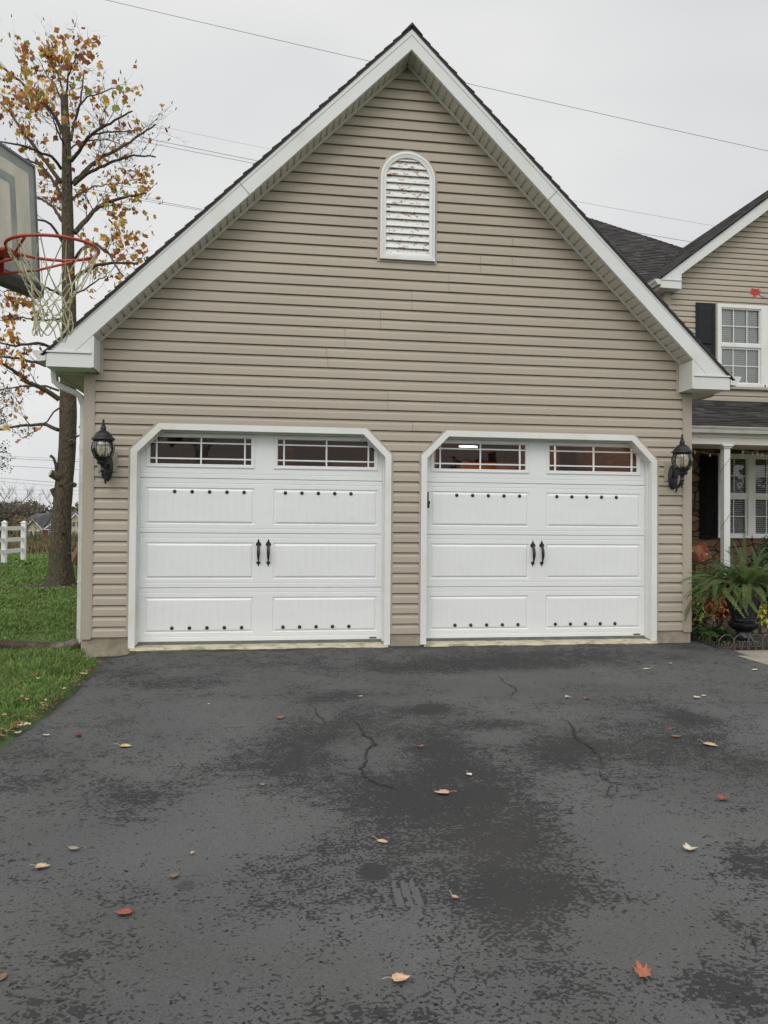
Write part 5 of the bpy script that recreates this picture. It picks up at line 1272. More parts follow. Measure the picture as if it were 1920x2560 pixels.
# gable roof slopes
sl_ = math.atan(sl_b*1.02); 
V = Vector((math.cos(sl_), 0, math.sin(sl_))); nn_ = Vector((-math.sin(sl_), 0, math.cos(sl_))); rl = (AX-e1.x)/math.cos(sl_)
shingles('roof', house, Vector((e1.x-.03, FY-.04, e1.z+.0)), Vector((0, 1, 0)), V, nn_, 8.6, rl+.05, tk=.35)
V = Vector((-math.cos(sl_), 0, math.sin(sl_))); nn_ = Vector((math.sin(sl_), 0, math.cos(sl_)))
m_ = shingles('roof', house, Vector((2*AX-e1.x+.03, FY-.04, e1.z)), Vector((0, 1, 0)), V, nn_, 8.6, rl+.05, cw=.3)
# main roof facing the drive, cut off by a hip on the right
ms = math.atan(.75); V = Vector((0, math.cos(ms), math.sin(ms))); nn_ = Vector((0, -math.sin(ms), math.cos(ms)))
def onroof(u, v): d = ray(u, v); t = (6.4-CAM.z+.75*(CAM.y-8))/(d.z-.75*d.y); return CAM+d*t
h1, h2 = onroof(1482, 549), onroof(1715, 624)
t1_, t2_ = (h1.y-8)/math.cos(ms), (h2.y-8)/math.cos(ms)
def hip(t): return (3.6, min(14, h2.x+(h1.x-h2.x)*(t-t2_)/(t1_-t2_)))
shingles('roof', house, Vector((0, 8, 6.4)), Vector((1, 0, 0)), V, nn_, 10, t1_+.35, hip)
m = MB()
for i in range(24):
    a = h2.lerp(h1, -.6+i/15); b = h2.lerp(h1, -.6+(i+1.15)/15)
    m.add([tuple(a+Vector((.0, -.09, -.03))), tuple(a+Vector((0, .02, .035))), tuple(a+Vector((.09, .08, -.05))), tuple(b+Vector((.0, -.09, -.04))), tuple(b+Vector((0, .02, .025))), tuple(b+Vector((.09, .08, -.06)))], [(0, 1, 4, 3), (1, 2, 5, 4), (0, 2, 1)], i % 3)
m.build('hip_cap', SHG, house)
# far slope behind the hip so the roof is solid
m = MB(); A = hip(t1_+.35)[1]; top = Vector((A, 8+math.cos(ms)*(t1_+.3), 6.4+math.sin(ms)*(t1_+.3))); m.add([tuple(top), (3.6, top.y, top.z), (3.6, 20, 6.4), (14, 20, 6.4), (hip(0)[1], 8, 6.4)], [(0, 4, 3), (0, 3, 2, 1)]); m.build('roof', SHG[0], house)

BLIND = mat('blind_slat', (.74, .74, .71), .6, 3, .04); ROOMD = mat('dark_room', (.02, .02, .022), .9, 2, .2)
def window(name, x0, x1, z0, z1, y, cols, rows=2, fw=.075, parent=house, closed=False):
    """double hung window; frame with two sashes, muntins, glass and blinds behind"""
    m = MB(); m.box(x0, x1, y-.05, y+.03, z1-fw, z1); m.box(x0-.012, x1+.012, y-.065, y+.03, z0, z0+fw*.75); m.box(x0, x0+fw, y-.05, y+.03, z0+fw*.75, z1-fw); m.box(x1-fw, x1, y-.05, y+.03, z0+fw*.75, z1-fw)
    w = m.build(name, WHITE, parent); zm = (z0+z1)/2; a, b, c, d = x0+fw, x1-fw, z0+fw*.75, z1-fw
    m = MB(); m.box(a, b, y-.038, y+.02, zm-.03, zm+.035); 
    for zA, zB, yy in ((zm+.035, d, -.028), (c, zm-.03, -.010)):
        s = .028 if yy < -.02 else .040
        m.box(a, a+s, y+yy, y+.02, zA, zB); m.box(b-s, b, y+yy, y+.02, zA, zB); m.box(a+s, b-s, y+yy, y+.02, zB-s, zB); m.box(a+s, b-s, y+yy, y+.02, zA, zA+s)
    m.build('sash', WHITE, w)
    m = MB()
    for zA, zB, yy in ((zm+.063, d-.028, -.012), (c+.04, zm-.07, .004)):
        for i in range(1, cols): xx = a+(b-a)*i/cols; m.box(xx-.009, xx+.009, y+yy, y+yy+.008, zA, zB)
        for i in range(1, rows): zz = zA+(zB-zA)*i/rows; m.box(a+.03, b-.03, y+yy+.001, y+yy+.007, zz-.009, zz+.009)
    m.build('muntins', WHITE, w)
    m = MB(); m.quad((a, y+.016, c), (b, y+.016, c), (b, y+.016, d), (a, y+.016, d)); m.build('pane', GLASSW, w)
    m = MB(); z = c+.02; p = .043
    while z < d-.02:
        q, zz = (.010, .021) if closed else (.028, .015)
        m.quad((a+.01, y+.050, z-zz), (b-.01, y+.050, z-zz), (b-.01, y+.050+q, z+zz), (a+.01, y+.050+q, z+zz)); z += p
    m.build('blinds', BLIND, w)
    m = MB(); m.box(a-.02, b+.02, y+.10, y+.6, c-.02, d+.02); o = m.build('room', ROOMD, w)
    return w
def shutter(x0, x1, z0, z1, y, mt):
    m = MB(); m.box(x0, x1, y-.045, y-.018, z0, z1); zm = z0+(z1-z0)*.47; o = m.build('shutter', mt, house)
    m = MB()
    for a, b in ((z0+.09, zm-.04), (zm+.04, z1-.09)):
        P = [(x0+.075, a), (x1-.075, a), (x1-.075, b), (x0+.075, b)]; Q = [(x0+.105, a+.03), (x1-.105, a+.03), (x1-.105, b-.03), (x0+.105, b-.03)]
        for i in range(4): j = (i+1) % 4; m.quad((P[i][0], y-.0455, P[i][1]), (P[j][0], y-.0455, P[j][1]), (Q[j][0], y-.060, Q[j][1]), (Q[i][0], y-.060, Q[i][1]))
        m.quad(*[(q[0], y-.060, q[1]) for q in Q])
    for xx in (x0+.062, x1-.062):
        m.box(xx-.008, xx+.008, y-.0515, y-.045, z0+.08, z1-.08)
    m.build('raised_panel', mt, o)
window('window', ux0, ux1, uz0, uz1, WY, 3, closed=True); window('window', ux1, 2*ux1-ux0, uz0, uz1, WY, 3, closed=True)
m = MB(); m.box(ux0-.03, 2*ux1-ux0+.03, WY-.035, WY, uz1, uz1+.025); m.box(ux0-.03, ux0, WY-.035, WY, uz0, uz1); m.box(ux0-.03, 2*ux1-ux0+.03, WY-.07, WY, uz0-.05, uz0-.002); m.build('window_channel', SID2, house)
sx0, sx1 = atY(1740, 780, WY-.04).x, atY(1788, 780, WY-.04).x
shutter(sx0, sx1-.0, uz0, uz1, WY, SHUT); q0 = 2*ux1-ux0+.06; shutter(q0, q0+.42, uz0, uz1, WY, SHUT)
# porch roof
gt = atY(1728, 1064, 4.0); GZ = gt.z; ptop = 4.02
pv = Vector((0, WY-4.05, ptop-GZ)); pl = pv.length; pv.normalize(); pn = Vector((0, -pv.z, pv.y))
shingles('porch_roof', house, Vector((3.52, 4.06, GZ-.005)), Vector((1, 0, 0)), pv, pn, 9.5, pl, cw=.125)
m = MB(); prof = [(0, 0), (0, -.11), (-.075, -.11), (-.085, -.085), (-.095, -.055), (-.125, -.018), (-.13, 0), (-.118, 0), (-.112, -.02), (-.08, -.06), (-.07, -.10), (-.01, -.10), (-.01, 0)]
P = [(3.505, 4.11+a, GZ+b) for a, b in prof]; m.sweep(P[::-1], (3.505, 0, 0), (13, 0, 0)); m.build('porch_gutter', GUT, house)
m = MB(); bz0 = atY(1728, 1109, 4.15).z; bzt = GZ-.10
m.box(3.505, 13, 4.15, 4.36, bz0, bz0+.13); m.box(3.505, 13, 4.135, 4.15, bz0+.125, bz0+.175); m.box(3.505, 13, 4.11, 4.135, bz0+.175, GZ-.02); m.box(3.505, 13, 4.36, WY, bz0+.14, bz0+.16); m.build('porch_beam', SOFF, house)
m = MB(); m.box(3.505, 13, 4.36, 4.37, bz0, bz0+.14)
m.build('beam_back', SOFF, house)
def post(px):
    m = MB(); w = .058; y0 = 4.15; m.box(px-w, px+w, y0, y0+2*w, .27, bz0-.001)
    for e, za, zb in ((.022, bz0-.06, bz0-.03), (.045, bz0-.03, bz0-.002), (.018, .27, .42)): m.box(px-w-e, px+w+e, y0-e, y0+2*w+e, za, zb)
    m.build('porch_post', WHITE, house)
pp = atY(1818, 1200, 4.15); post(pp.x); post(pp.x+2.6); post(pp.x+5.2)
STONE = bpy.data.materials.new('fieldstone'); STONE.use_nodes = True; t = STONE.node_tree; b = t.nodes['Principled BSDF']; b.inputs['Roughness'].default_value = .85
co = t.nodes.new('ShaderNodeTexCoord'); mpn = t.nodes.new('ShaderNodeMapping'); mpn.inputs['Scale'].default_value = (1, .2, 1.35); t.links.new(co.outputs['Object'], mpn.inputs[0])
nn1 = t.nodes.new('ShaderNodeTexNoise'); nn1.inputs['Scale'].default_value = 3; t.links.new(mpn.outputs[0], nn1.inputs['Vector'])
mxv = t.nodes.new('ShaderNodeMix'); mxv.data_type = 'RGBA'; mxv.blend_type = 'LINEAR_LIGHT'; mxv.inputs[0].default_value = .05; t.links.new(mpn.outputs[0], mxv.inputs[6]); t.links.new(nn1.outputs['Color'], mxv.inputs[7])
v1 = t.nodes.new('ShaderNodeTexVoronoi'); v1.inputs['Scale'].default_value = 3.8; t.links.new(mxv.outputs[2], v1.inputs['Vector'])
v2 = t.nodes.new('ShaderNodeTexVoronoi'); v2.feature = 'DISTANCE_TO_EDGE'; v2.inputs['Scale'].default_value = 3.8; t.links.new(mxv.outputs[2], v2.inputs['Vector'])
crn = t.nodes.new('ShaderNodeValToRGB'); sp_ = t.nodes.new('ShaderNodeSeparateColor'); t.links.new(v1.outputs['Color'], sp_.inputs[0]); t.links.new(sp_.outputs[0], crn.inputs[0])
e = crn.color_ramp.elements; e[0].color = (.075, .040, .018, 1); e[1].color = (.20, .14, .075, 1); k_ = e.new(.35); k_.color = (.15, .09, .038, 1); k_ = e.new(.7); k_.color = (.10, .07, .042, 1)
n5 = t.nodes.new('ShaderNodeTexNoise'); n5.inputs['Scale'].default_value = 12; n5.inputs['Detail'].default_value = 6; t.links.new(mpn.outputs[0], n5.inputs['Vector'])
mo = t.nodes.new('ShaderNodeMix'); mo.data_type = 'RGBA'; mo.blend_type = 'OVERLAY'; mo.inputs[0].default_value = .6; t.links.new(crn.outputs[0], mo.inputs[6]); t.links.new(n5.outputs[0], mo.inputs[7])
mr_ = t.nodes.new('ShaderNodeMapRange'); mr_.inputs['From Min'].default_value = .02; mr_.inputs['From Max'].default_value = .06; t.links.new(v2.outputs['Distance'], mr_.inputs['Value'])
mg = t.nodes.new('ShaderNodeMix'); mg.data_type = 'RGBA'; t.links.new(mr_.outputs[0], mg.inputs[0]); mg.inputs[6].default_value = (.022, .016, .011, 1); t.links.new(mo.outputs[2], mg.inputs[7]); t.links.new(mg.outputs[2], b.inputs['Base Color'])
bp_ = t.nodes.new('ShaderNodeBump'); bp_.inputs['Strength'].default_value = .9; bp_.inputs['Distance'].default_value = .04; t.links.new(mr_.outputs[0], bp_.inputs['Height']); t.links.new(bp_.outputs[0], b.inputs['Normal'])
lw0 = atY(1867, 1150, WY).x; lw1 = atY(1884, 1150, WY).x; lzb, lzt = atY(1850, 1345, WY).z, atY(1850, 1135, WY).z
wA = (lw0-.56-.075-.03, (lw0+lw1)/2); wB = ((lw0+lw1)/2, lw1+.56+.075+.03)
m = MB(); m.box(3.5, wA[0], WY, WY+.2, -.1, 3.2); m.box(wB[1], 14.8, WY, WY+.2, -.1, 3.2); m.box(wA[0], wB[1], WY, WY+.2, -.1, lzb); m.box(wA[0], wB[1], WY, WY+.2, lzt, 3.2)
m.build('stone_wall', STONE, house)
window('window', wA[0], wA[1], lzb, lzt, WY, 2); window('window', wB[0], wB[1], lzb, lzt, WY, 2)
shutter(atY(1751, 1200, WY-.04).x, wA[0]-.02, lzb-.02, lzt-.05, WY, SHUTD)
# front door side further left, hidden from here, is plain stone; porch floor and step
m = MB(); m.box(3.52, 13, 3.95, WY, .12, .27); m.build('porch_floor', WALKM, house); m = MB(); m.box(3.52, 13, 4.05, WY, -.15, .12); m.build('porch_base', mat('porch_base', (.10, .085, .07), .9, 5, .2), house)

# ------------------------------------------------------------------ bed, walk and things at the right
tag(MB().add([(3.56, .15, -.075), (3.70, -.10, -.07), (3.60, -.42, -.085), (3.66, -3.0, -.085), (13, -3, -.078), (13, 4.2, -.076), (3.5, 4.2, -.076)], [(0, 1, 2, 3, 4, 5, 6)]).build('soil', DIRT), kind='structure')
w1, w2, w3 = atZ(1800, 1627, -.045), atZ(1920, 1670, -.045), atZ(1920, 1625, -.045)
m = MB(); n = 24; va = []; 
P = [(w1.x, w1.y), (w1.x+.01, -3.2), (8, -3.2), (8, w3.y), (w3.x, w3.y)]
m.add([(x, y, -.045) for x, y in P]+[(x, y, -.14) for x, y in P], [(0, 1, 2, 3, 4), (0, 5, 6, 1), (4, 3, 8, 9), (0, 4, 9, 5)]); tag(m.build('walk', WALKM), kind='structure')
a, b = atZ(1872, 1598, -.05), atZ(1872, 1562, -.05); m = MB(); m.add([(5.0, 1.0, -.02), (9, 1.0, -.02), (9, 2.4, -.02), (5.6, 2.4, -.02), (5.0, 1.0, -.1), (9, 1.0, -.1)], [(0, 1, 2, 3), (4, 5, 1, 0)]); tag(m.build('walk', WALKM), kind='structure')
a = atZ(1735, 1570, -.03); m = MB(); m.box(4.5, 5.4, 2.6, 3.4, -.04, .03); m.build('paver', WALKM); tag(bpy.data.objects['paver'], kind='structure'); bpy.data.objects['paver'].name = 'path'

# urn with fern
ub = atZ(1856, 1604, .0); ux_, uy_ = ub.x, ub.y-.02
m = MB(); n = 24; m.add([(ux_, uy_, .0)]+[(ux_+.2*math.cos(6.2832*i/n), uy_+.2*math.sin(6.2832*i/n), .0) for i in range(n)]+[(ux_+.42*math.cos(6.2832*i/n), uy_+.30*math.sin(6.2832*i/n), -.08) for i in range(n)], [(0, i+1, (i+1) % n+1) for i in range(n)]+[(i+1, n+i+1, n+(i+1) % n+1, (i+1) % n+1) for i in range(n)]); tag(m.build('soil', DIRT, smooth=True), kind='structure')
fern = thing('potted_fern', 'large green fern spilling over a tall black urn at the porch corner', 'potted plant', (ux_, uy_, 0))
m = MB(); m.lathe([(.0, 0), (.145, 0), (.150, .012), (.145, .03), (.125, .04), (.098, .07), (.082, .11), (.080, .128), (.095, .136), (.098, .148), (.125, .16), (.160, .185), (.176, .215), (.174, .245), (.150, .262), (.144, .270), (.150, .278), (.147, .30), (.158, .36), (.182, .45), (.222, .56), (.270, .65), (.305, .70), (.322, .715), (.322, .735), (.300, .738), (.285, .70), (.0, .66)], (ux_, uy_, -.002), 40)
m.v = [(ux_+(x-ux_)*.97, uy_+(y-uy_)*.97, z*.96) for x, y, z in m.v]
m.build('urn', BLKP, fern, smooth=True, sharp=35)
FRM = [leaf_trans(mat('fern_green', (.075, .135, .035), .5, 10, .25), .35), leaf_trans(mat('fern_light', (.15, .22, .065), .5, 10, .2), .35), leaf_trans(mat('fern_olive', (.14, .15, .05), .5, 10, .25), .35)]
fm = MB()
def frond(p, az, el, L_, droop, wmax, mi):
    n = 34; d = Vector((math.cos(az)*math.cos(el), math.sin(az)*math.cos(el), math.sin(el))); q = p.copy(); pts = [q.copy()]; st = L_/n; curl = random.gauss(0, .028)
    side = Vector((-math.sin(az), math.cos(az), 0))
    for i in range(n):
        d = (d+Vector((0, 0, -droop*(.4+1.2*i/n)/n))+side*curl).normalized(); q = q+d*st; pts.append(q.copy())
    fm.tube(pts[::3], .0022, 3, mi, cap=False)
    tw = random.gauss(0, .35)
    for i in range(2, n):
        f = i/n; w = wmax*(math.sin(math.pi*min(1, f*.85+.12))**.8)*random.uniform(.85, 1.1); t = (pts[i+1]-pts[i-1]).normalized(); s = t.cross(Vector((0, 0, 1)))
        s = s.normalized() if s.length > .05 else side; up_ = s.cross(t); s = (s*math.cos(tw)+up_*math.sin(tw)); h = st*.27
        for sg in (-1, 1):
            b_ = pts[i]; e = b_+s*sg*w+t*w*.22+Vector((0, 0, -w*.22)); md = b_.lerp(e, .5)+Vector((0, 0, .002))
            fm.add([tuple(b_-t*h*.7), tuple(md-t*h*1.15), tuple(e), tuple(md+t*h*1.1), tuple(b_+t*h*.7)], [(0, 1, 2, 3, 4)], mi)
c0 = Vector((ux_, uy_, .655))
for i in range(230):
    az = random.uniform(0, 6.283); r = random.random()
    el = R(random.choice([random.uniform(-5, 30), random.uniform(15, 55), random.uniform(40, 80)])); L_ = random.uniform(.45, .85)*(1.15 if el < .7 else .72)*(.72 if math.sin(az) < -.4 and el < .9 else 1)
    frond(c0+Vector((math.cos(az)*.2*r, math.sin(az)*.2*r, 0)), az, el, L_, random.uniform(.9, 2.5), random.uniform(.030, .048), random.choice([0, 0, 1, 1, 2, 2]))
for az, el, L_, dr in ((R(193), R(16), 1.02, .9), (R(188), R(8), .98, .5), (R(196), R(26), 1.0, 1.6), (R(204), R(4), .9, .5), (R(184), R(20), .95, 1.2), (R(90), R(88), .72, .2), (R(20), R(84), .66, .3), (R(186), R(48), .95, 2.4)): frond(c0, az, el, L_, dr, .04, 0)
for az in (250, 262, 275, 288, 240, 300, 228, 312): frond(c0+Vector((.24*math.cos(R(az)), .24*math.sin(R(az)), .04)), R(az), R(20), random.uniform(.34, .5), 4.2, .045, 1)
fm.build('foliage', FRM, fern)

def plant_cloud(name, label, cat, c, rx, ry, rz, n, s, mats, group=None, kind='oval', root=None):
    o = root or thing(name, label, cat, (c.x, c.y, -.07), group); m = MB()
    for _ in range(n):
        a = Vector((random.gauss(0, 1), random.gauss(0, 1), abs(random.gauss(0, 1)))).normalized(); r = random.random()**.45
        add_leaf(m, c+Vector((a.x*rx*r, a.y*ry*r, a.z*rz*r)), s*random.uniform(.6, 1.3), random.randrange(len(mats)), kind)
    m.build('foliage', mats, o)
    m = MB()
    for _ in range(12):
        a = random.uniform(0, 6.28); m.tube([(c.x, c.y, -.08), (c.x+rx*.5*math.cos(a), c.y+ry*.5*math.sin(a), c.z+rz*.5)], [.006, .003], 4)
    m.build('stems', TWIG, o); return o
G1 = [leaf_trans(mat('plant_green', (.06, .13, .035), .5, 15, .3), .3), leaf_trans(mat('plant_light', (.12, .21, .05), .5, 15, .3), .3), leaf_trans(mat('plant_dark', (.03, .06, .02), .5, 15, .3), .3)]
MUM = [mat('mum_red', (.20, .022, .018), .6, 20, .3), mat('mum_orange', (.38, .13, .03), .6, 20, .3), mat('mum_rust', (.22, .07, .025), .6, 20, .3), mat('mum_gold', (.40, .25, .06), .6, 20, .3)]
YEL = [mat('yellow_petal', (.60, .48, .05), .6, 20, .2), mat('yellow_green', (.35, .38, .06), .6, 20, .25)]
CONF = [G1[2], G1[2], mat('yew', (.018, .042, .022), .6, 20, .3)]
def gpt(u, v, z=-.06): return atZ(u, v, z)
a = atY(1799, 1523, 1.2); plant_cloud('autumn_shrub', 'rust and red leaved mounded plant just left of the urn', 'shrub', Vector((a.x, 1.2, a.z-.1)), .20, .2, .30, 520, .055, MUM, kind='tulip')
a = atY(1750, 1518, 1.6); plant_cloud('autumn_shrub', 'dark red flowering plant in the small black planter', 'shrub', Vector((a.x, 1.6, a.z-.08)), .20, .2, .22, 380, .05, [MUM[0], MUM[2], G1[2], MUM[1]], kind='tulip')
m = MB(); o = thing('small_planter', 'small black planter behind the garage corner', 'planter', (a.x, 1.6, -.05)); m.lathe([(.08, 0), (.115, .30), (.12, .31), (.12, .34), (.105, .34), (.10, .28), (0, .26)], (a.x, 1.6, -.05), 20); m.build('pot', BLKP, o, smooth=True, sharp=30)
a = atY(1737, 1500, 1.1); plant_cloud('climbing_plant', 'yellowing green plant hugging the garage corner post', 'plant', Vector((a.x+.02, 1.1, a.z-.35)), .12, .15, .60, 420, .06, [G1[0], G1[1], YEL[1], G1[2]])
a = atZ(1783, 1604, -.06); plant_cloud('low_plant', 'broad-leaved green plant behind the wire edging beside the drive', 'plant', Vector((a.x, a.y+.1, -.05)), .32, .3, .17, 420, .11, G1)
a = atZ(1745, 1585, -.06); plant_cloud('low_plant', 'small leafy plant at the foot of the garage corner', 'plant', Vector((a.x, a.y+.1, -.05)), .2, .3, .20, 260, .07, [G1[0], G1[1], MUM[0]])
a = atY(1899, 1535, 1.0); plant_cloud('yellow_flower', 'bright yellow flowering plant right of the urn', 'flower', Vector((a.x, 1.0, a.z-.12)), .10, .1, .24, 170, .085, [YEL[0], YEL[0], YEL[1], G1[0]], kind='tulip')
a = atY(1925, 1385, 3.2); plant_cloud('evergreen_shrub', 'dark evergreen shrub in front of the porch window', 'shrub', Vector((a.x+.15, 3.2, a.z-.75)), .62, .5, 1.15, 3600, .05, CONF)
a = atY(1900, 1470, 2.6); plant_cloud('evergreen_shrub', 'low dark shrub behind the right side of the urn', 'shrub', Vector((a.x+.25, 2.6, .1)), .7, .4, .75, 2200, .055, [G1[2], CONF[2], G1[0]])
a = atY(1755, 1455, 3.3); plant_cloud('porch_plant', 'red and green plant at the porch edge behind the fern', 'plant', Vector((a.x+.2, 3.3, .05)), .5, .3, .55, 900, .06, [G1[2], G1[0], MUM[2], G1[2]])
sp = []
for _ in range(200): sp.append((random.uniform(3.7, 5.4), random.uniform(-.38, 2.2), -.058))
scatter_leaves('leaf_litter', 'dark red and pale fallen leaves on the garden bed', sp, [GL[3], GL[2], GL[1], GL[3]], .05)

# wire garden edging: arched scroll sections
IRON = mat('edging_wire', (.085, .080, .072), .6, 20, .3, two=((.14, .10, .07), 10), thr=(.5, .7))
IRON2 = mat('edging_wire_dark', (.03, .022, .018), .6, 20, .3)
def scroll(m, p, ax, up, w, h, flip):
    def Q(x, z): return p+ax*(x*w)+up*(z*h)
    r = .0062
    m.tube([Q(0, -.15), Q(0, .45)]+[Q(.5-.5*math.cos(math.pi*i/10), .45+.55*math.sin(math.pi*i/10)) for i in range(1, 10)]+[Q(1, .45), Q(1, -.15)], r, 5)
    for sgn in (-1, 1):
        pts = []
        for i in range(16):
            t = i/15; a = math.pi*(.5+1.9*t); rr = .20*(1-.75*t); pts.append(Q(.5+sgn*(.22-.0*t)+sgn*rr*math.cos(a)*1.0-sgn*.0, .42+rr*math.sin(a)*1.15))
        m.tube([Q(.5, .0), Q(.5+sgn*.06, .35), Q(.5+sgn*.22, .64)]+pts[1:], r*.8, 4)
    m.tube([Q(0, .05), Q(1, .05)], r*.8, 4)
def edging(label, A, Bp, n, h, mt):
    o = thing('garden_edging', label, 'edging', tuple(A), 'scrolled wire edging around the flower bed'); ax = (Bp-A); L_ = ax.length; ax.normalize()
    for i in range(n):
        m = MB(); scroll(m, A+ax*(L_*i/n), ax, Vector((0, 0, 1)), L_/n*1.12, h, 0); m.build('arch', mt, o, smooth=True)
A = atZ(1714, 1606, -.075); Bq = atZ(1797, 1626, -.07)
edging('rusty scroll wire edging running slantwise from the garage corner', Vector((3.66, .33, -.07)), Vector((w1.x+.0, w1.y+.03, -.07)), 4, .17, IRON2)
edging('grey scroll wire edging standing along the near side of the bed by the concrete', Vector((w1.x, w1.y+.03, -.07)), Vector((w1.x+2.0, w3.y+.05, -.05)), 11, .20, IRON)
edging('dark scroll wire edging along the far side of the bed behind the urn', Vector((atZ(1790, 1590, -.05).x, .75, -.05)), Vector((6.4, 1.0, -.04)), 9, .22, IRON2)

# porch furniture: metal chair with a flowered cushion; string lights
ch = atY(1752, 1400, 4.9); o = thing('porch_chair', 'black metal chair on the porch holding the flowered pillow', 'chair', (ch.x, 4.9, .27))
for sx in (-.25, .25):
    for yy in (4.68, 5.15): m = MB(); m.tube([(ch.x+sx, yy, .27), (ch.x+sx*.96, yy, .70)], .012, 6); m.build('leg', BLK, o)
m = MB(); m.box(ch.x-.28, ch.x+.28, 4.66, 5.18, .69, .71); m.build('seat', BLK, o)
m = MB(); m.tube([(ch.x-.26, 5.16, .70), (ch.x-.27, 5.22, 1.12), (ch.x+.27, 5.22, 1.12), (ch.x+.26, 5.16, .70)], .011, 6)
for i in range(7): xx = ch.x-.2+i*.4/6; m.tube([(xx, 5.17, .71), (xx, 5.22, 1.11)], .006, 5)
m.build('backrest', BLK, o); m = MB()
for sx in (-.27, .27): m.tube([(ch.x+sx, 5.18, .92), (ch.x+sx, 4.80, .93), (ch.x+sx, 4.70, .88), (ch.x+sx, 4.70, .70)], .011, 6)
m.build('armrests', BLK, o)
PIL = mat('flowered_fabric', (.19, .085, .035), .8, 5, .25, two=((.16, .022, .016), 7), thr=(.47, .53))
t = PIL.node_tree; nn3 = t.nodes.new('ShaderNodeTexNoise'); nn3.inputs['Scale'].default_value = 8; c3 = t.nodes.new('ShaderNodeTexCoord'); t.links.new(c3.outputs['Object'], nn3.inputs['Vector']); r3 = t.nodes.new('ShaderNodeMapRange'); r3.inputs['From Min'].default_value = .56; r3.inputs['From Max'].default_value = .60; t.links.new(nn3.outputs[0], r3.inputs['Value'])
b = t.nodes['Principled BSDF']; l = b.inputs['Base Color'].links[0].from_socket; m3 = t.nodes.new('ShaderNodeMix'); m3.data_type = 'RGBA'; t.links.new(r3.outputs[0], m3.inputs[0]); t.links.new(l, m3.inputs[6]); m3.inputs[7].default_value = (.42, .38, .30, 1); t.links.new(m3.outputs[2], b.inputs['Base Color'])
m = MB(); n = 12; pc = atY(1752, 1383, 4.85); vs = []
for sgn in (-1, 1):
    for i in range(n+1):
        for j in range(n+1):
            x, z = i/n*2-1, j/n*2-1; th = .075*((1-x**4)*(1-z**4))**.6; k = 1-.06*(1-abs(x))*abs(z)-.06*(1-abs(z))*abs(x)
            vs.append((pc.x+.17*x*k-.05*z, 4.85+sgn*th+.05*z, pc.z-.0+.17*z*k+.06*x))
N1 = (n+1)**2; fs = []
for i in range(n):
    for j in range(n):
        a = i*(n+1)+j; fs.append((a, a+n+1, a+n+2, a+1)); fs.append((N1+a, N1+a+1, N1+a+n+2, N1+a+n+1))
m.add(vs, fs); tag(m.build('pillow', PIL, smooth=True), 'orange, red and cream flowered pillow leaning on the porch chair', 'pillow')
SL = thing('string_lights', 'pale string lights with small bulbs swagged under the porch beam', 'string lights', tuple(atY(1830, 1115, 4.42)))
CORD = mat('pale_cord', (.30, .24, .17), .6, 10, .2); BULB = mat('clear_bulb', (.5, .45, .36), .2, 10, .1)
def swag(px, y, bulbs):
    P = [atY(u, v, y) for u, v in px]; m = MB(); m.tube(P, .0045, 5); m.build('cord', CORD, SL)
    for u, v in bulbs:
        m = MB(); c = atY(u, v, y); m.tube([(c.x, c.y, c.z+.005), (c.x, c.y, c.z-.02), (c.x, c.y, c.z-.04), (c.x, c.y, c.z-.06)], [.011, .014, .020, .006], 8); m.build('bulb', BULB, SL, smooth=True)
swag([(1722, 1120), (1737, 1127), (1757, 1131), (1775, 1134), (1800, 1136)], 4.42, [(1737, 1127), (1775, 1134), (1799, 1135)])
swag([(1833, 1114), (1845, 1121), (1857, 1126), (1872, 1130), (1892, 1133), (1905, 1134), (1930, 1130)], 4.42, [(1834, 1114), (1857, 1126), (1894, 1133), (1905, 1134)])
swag([(1855, 1133), (1872, 1131), (1892, 1127), (1920, 1120), (1960, 1112)], 4.46, [(1855, 1133), (1881, 1133), (1892, 1128)])
m = MB(); y0 = 4.144; c = [(pp.x+.062, 4.144, 2.62), (pp.x-.060, 4.144, 2.46), (pp.x-.062, 4.27, 2.36)]; m.tube(c, .004, 5); m.tube([(pp.x+.062, 4.144, 1.62), (pp.x-.060, 4.144, 1.44), (pp.x-.062, 4.27, 1.34)], .004, 5); m.build('cord', CORD, SL)

# red leaf on a bare twig, from a maple outside the frame
tw = thing('maple_twig', 'bare twig reaching in from the right with one red maple leaf', 'twig', tuple(atD(1900, 738, 5.5)))
m = MB(); m.tube([atD(u, v, 5.5+dz) for u, v, dz in ((1897, 737, 0), (1903, 741, 0), (1908, 746, 0), (1914, 745, .02), (1925, 749, .05), (1990, 740, .2), (2120, 700, .6), (2300, 620, 1.2))], [.002, .0025, .0035, .003, .004, .006, .009, .014], 6); m.tube([atD(1908, 746, 5.5), atD(1911, 741, 5.5)], .002, 4); m.build('stem', TWIG, tw)
RL = leaf_trans(mat('red_leaf', (.62, .085, .07), .5, 25, .2), .45); m = MB(); o0 = atD(1896, 737, 5.5); c = atD(1886, 733, 5.5); dn = (atD(1884, 755, 5.5)-atD(1886, 722, 5.5)).normalized(); sd_ = (atD(1900, 735, 5.5)-atD(1880, 733, 5.5)).normalized()
pts = leaf_shape('maple', .074); st = atD(1887, 722, 5.5); vs = [tuple(st+sd_*x*1.0+dn*y+_fw*(-abs(x)*.35)) for x, y in pts]; n = len(vs); m.add(vs+[tuple(st+dn*.045)], [(i, (i+1) % n, n) for i in range(n)]); m.tube([tuple(st+dn*.01), tuple(atD(1891, 727, 5.49)), tuple(atD(1897, 737, 5.5))], .0012, 4); m.build('leaf', RL, tw)

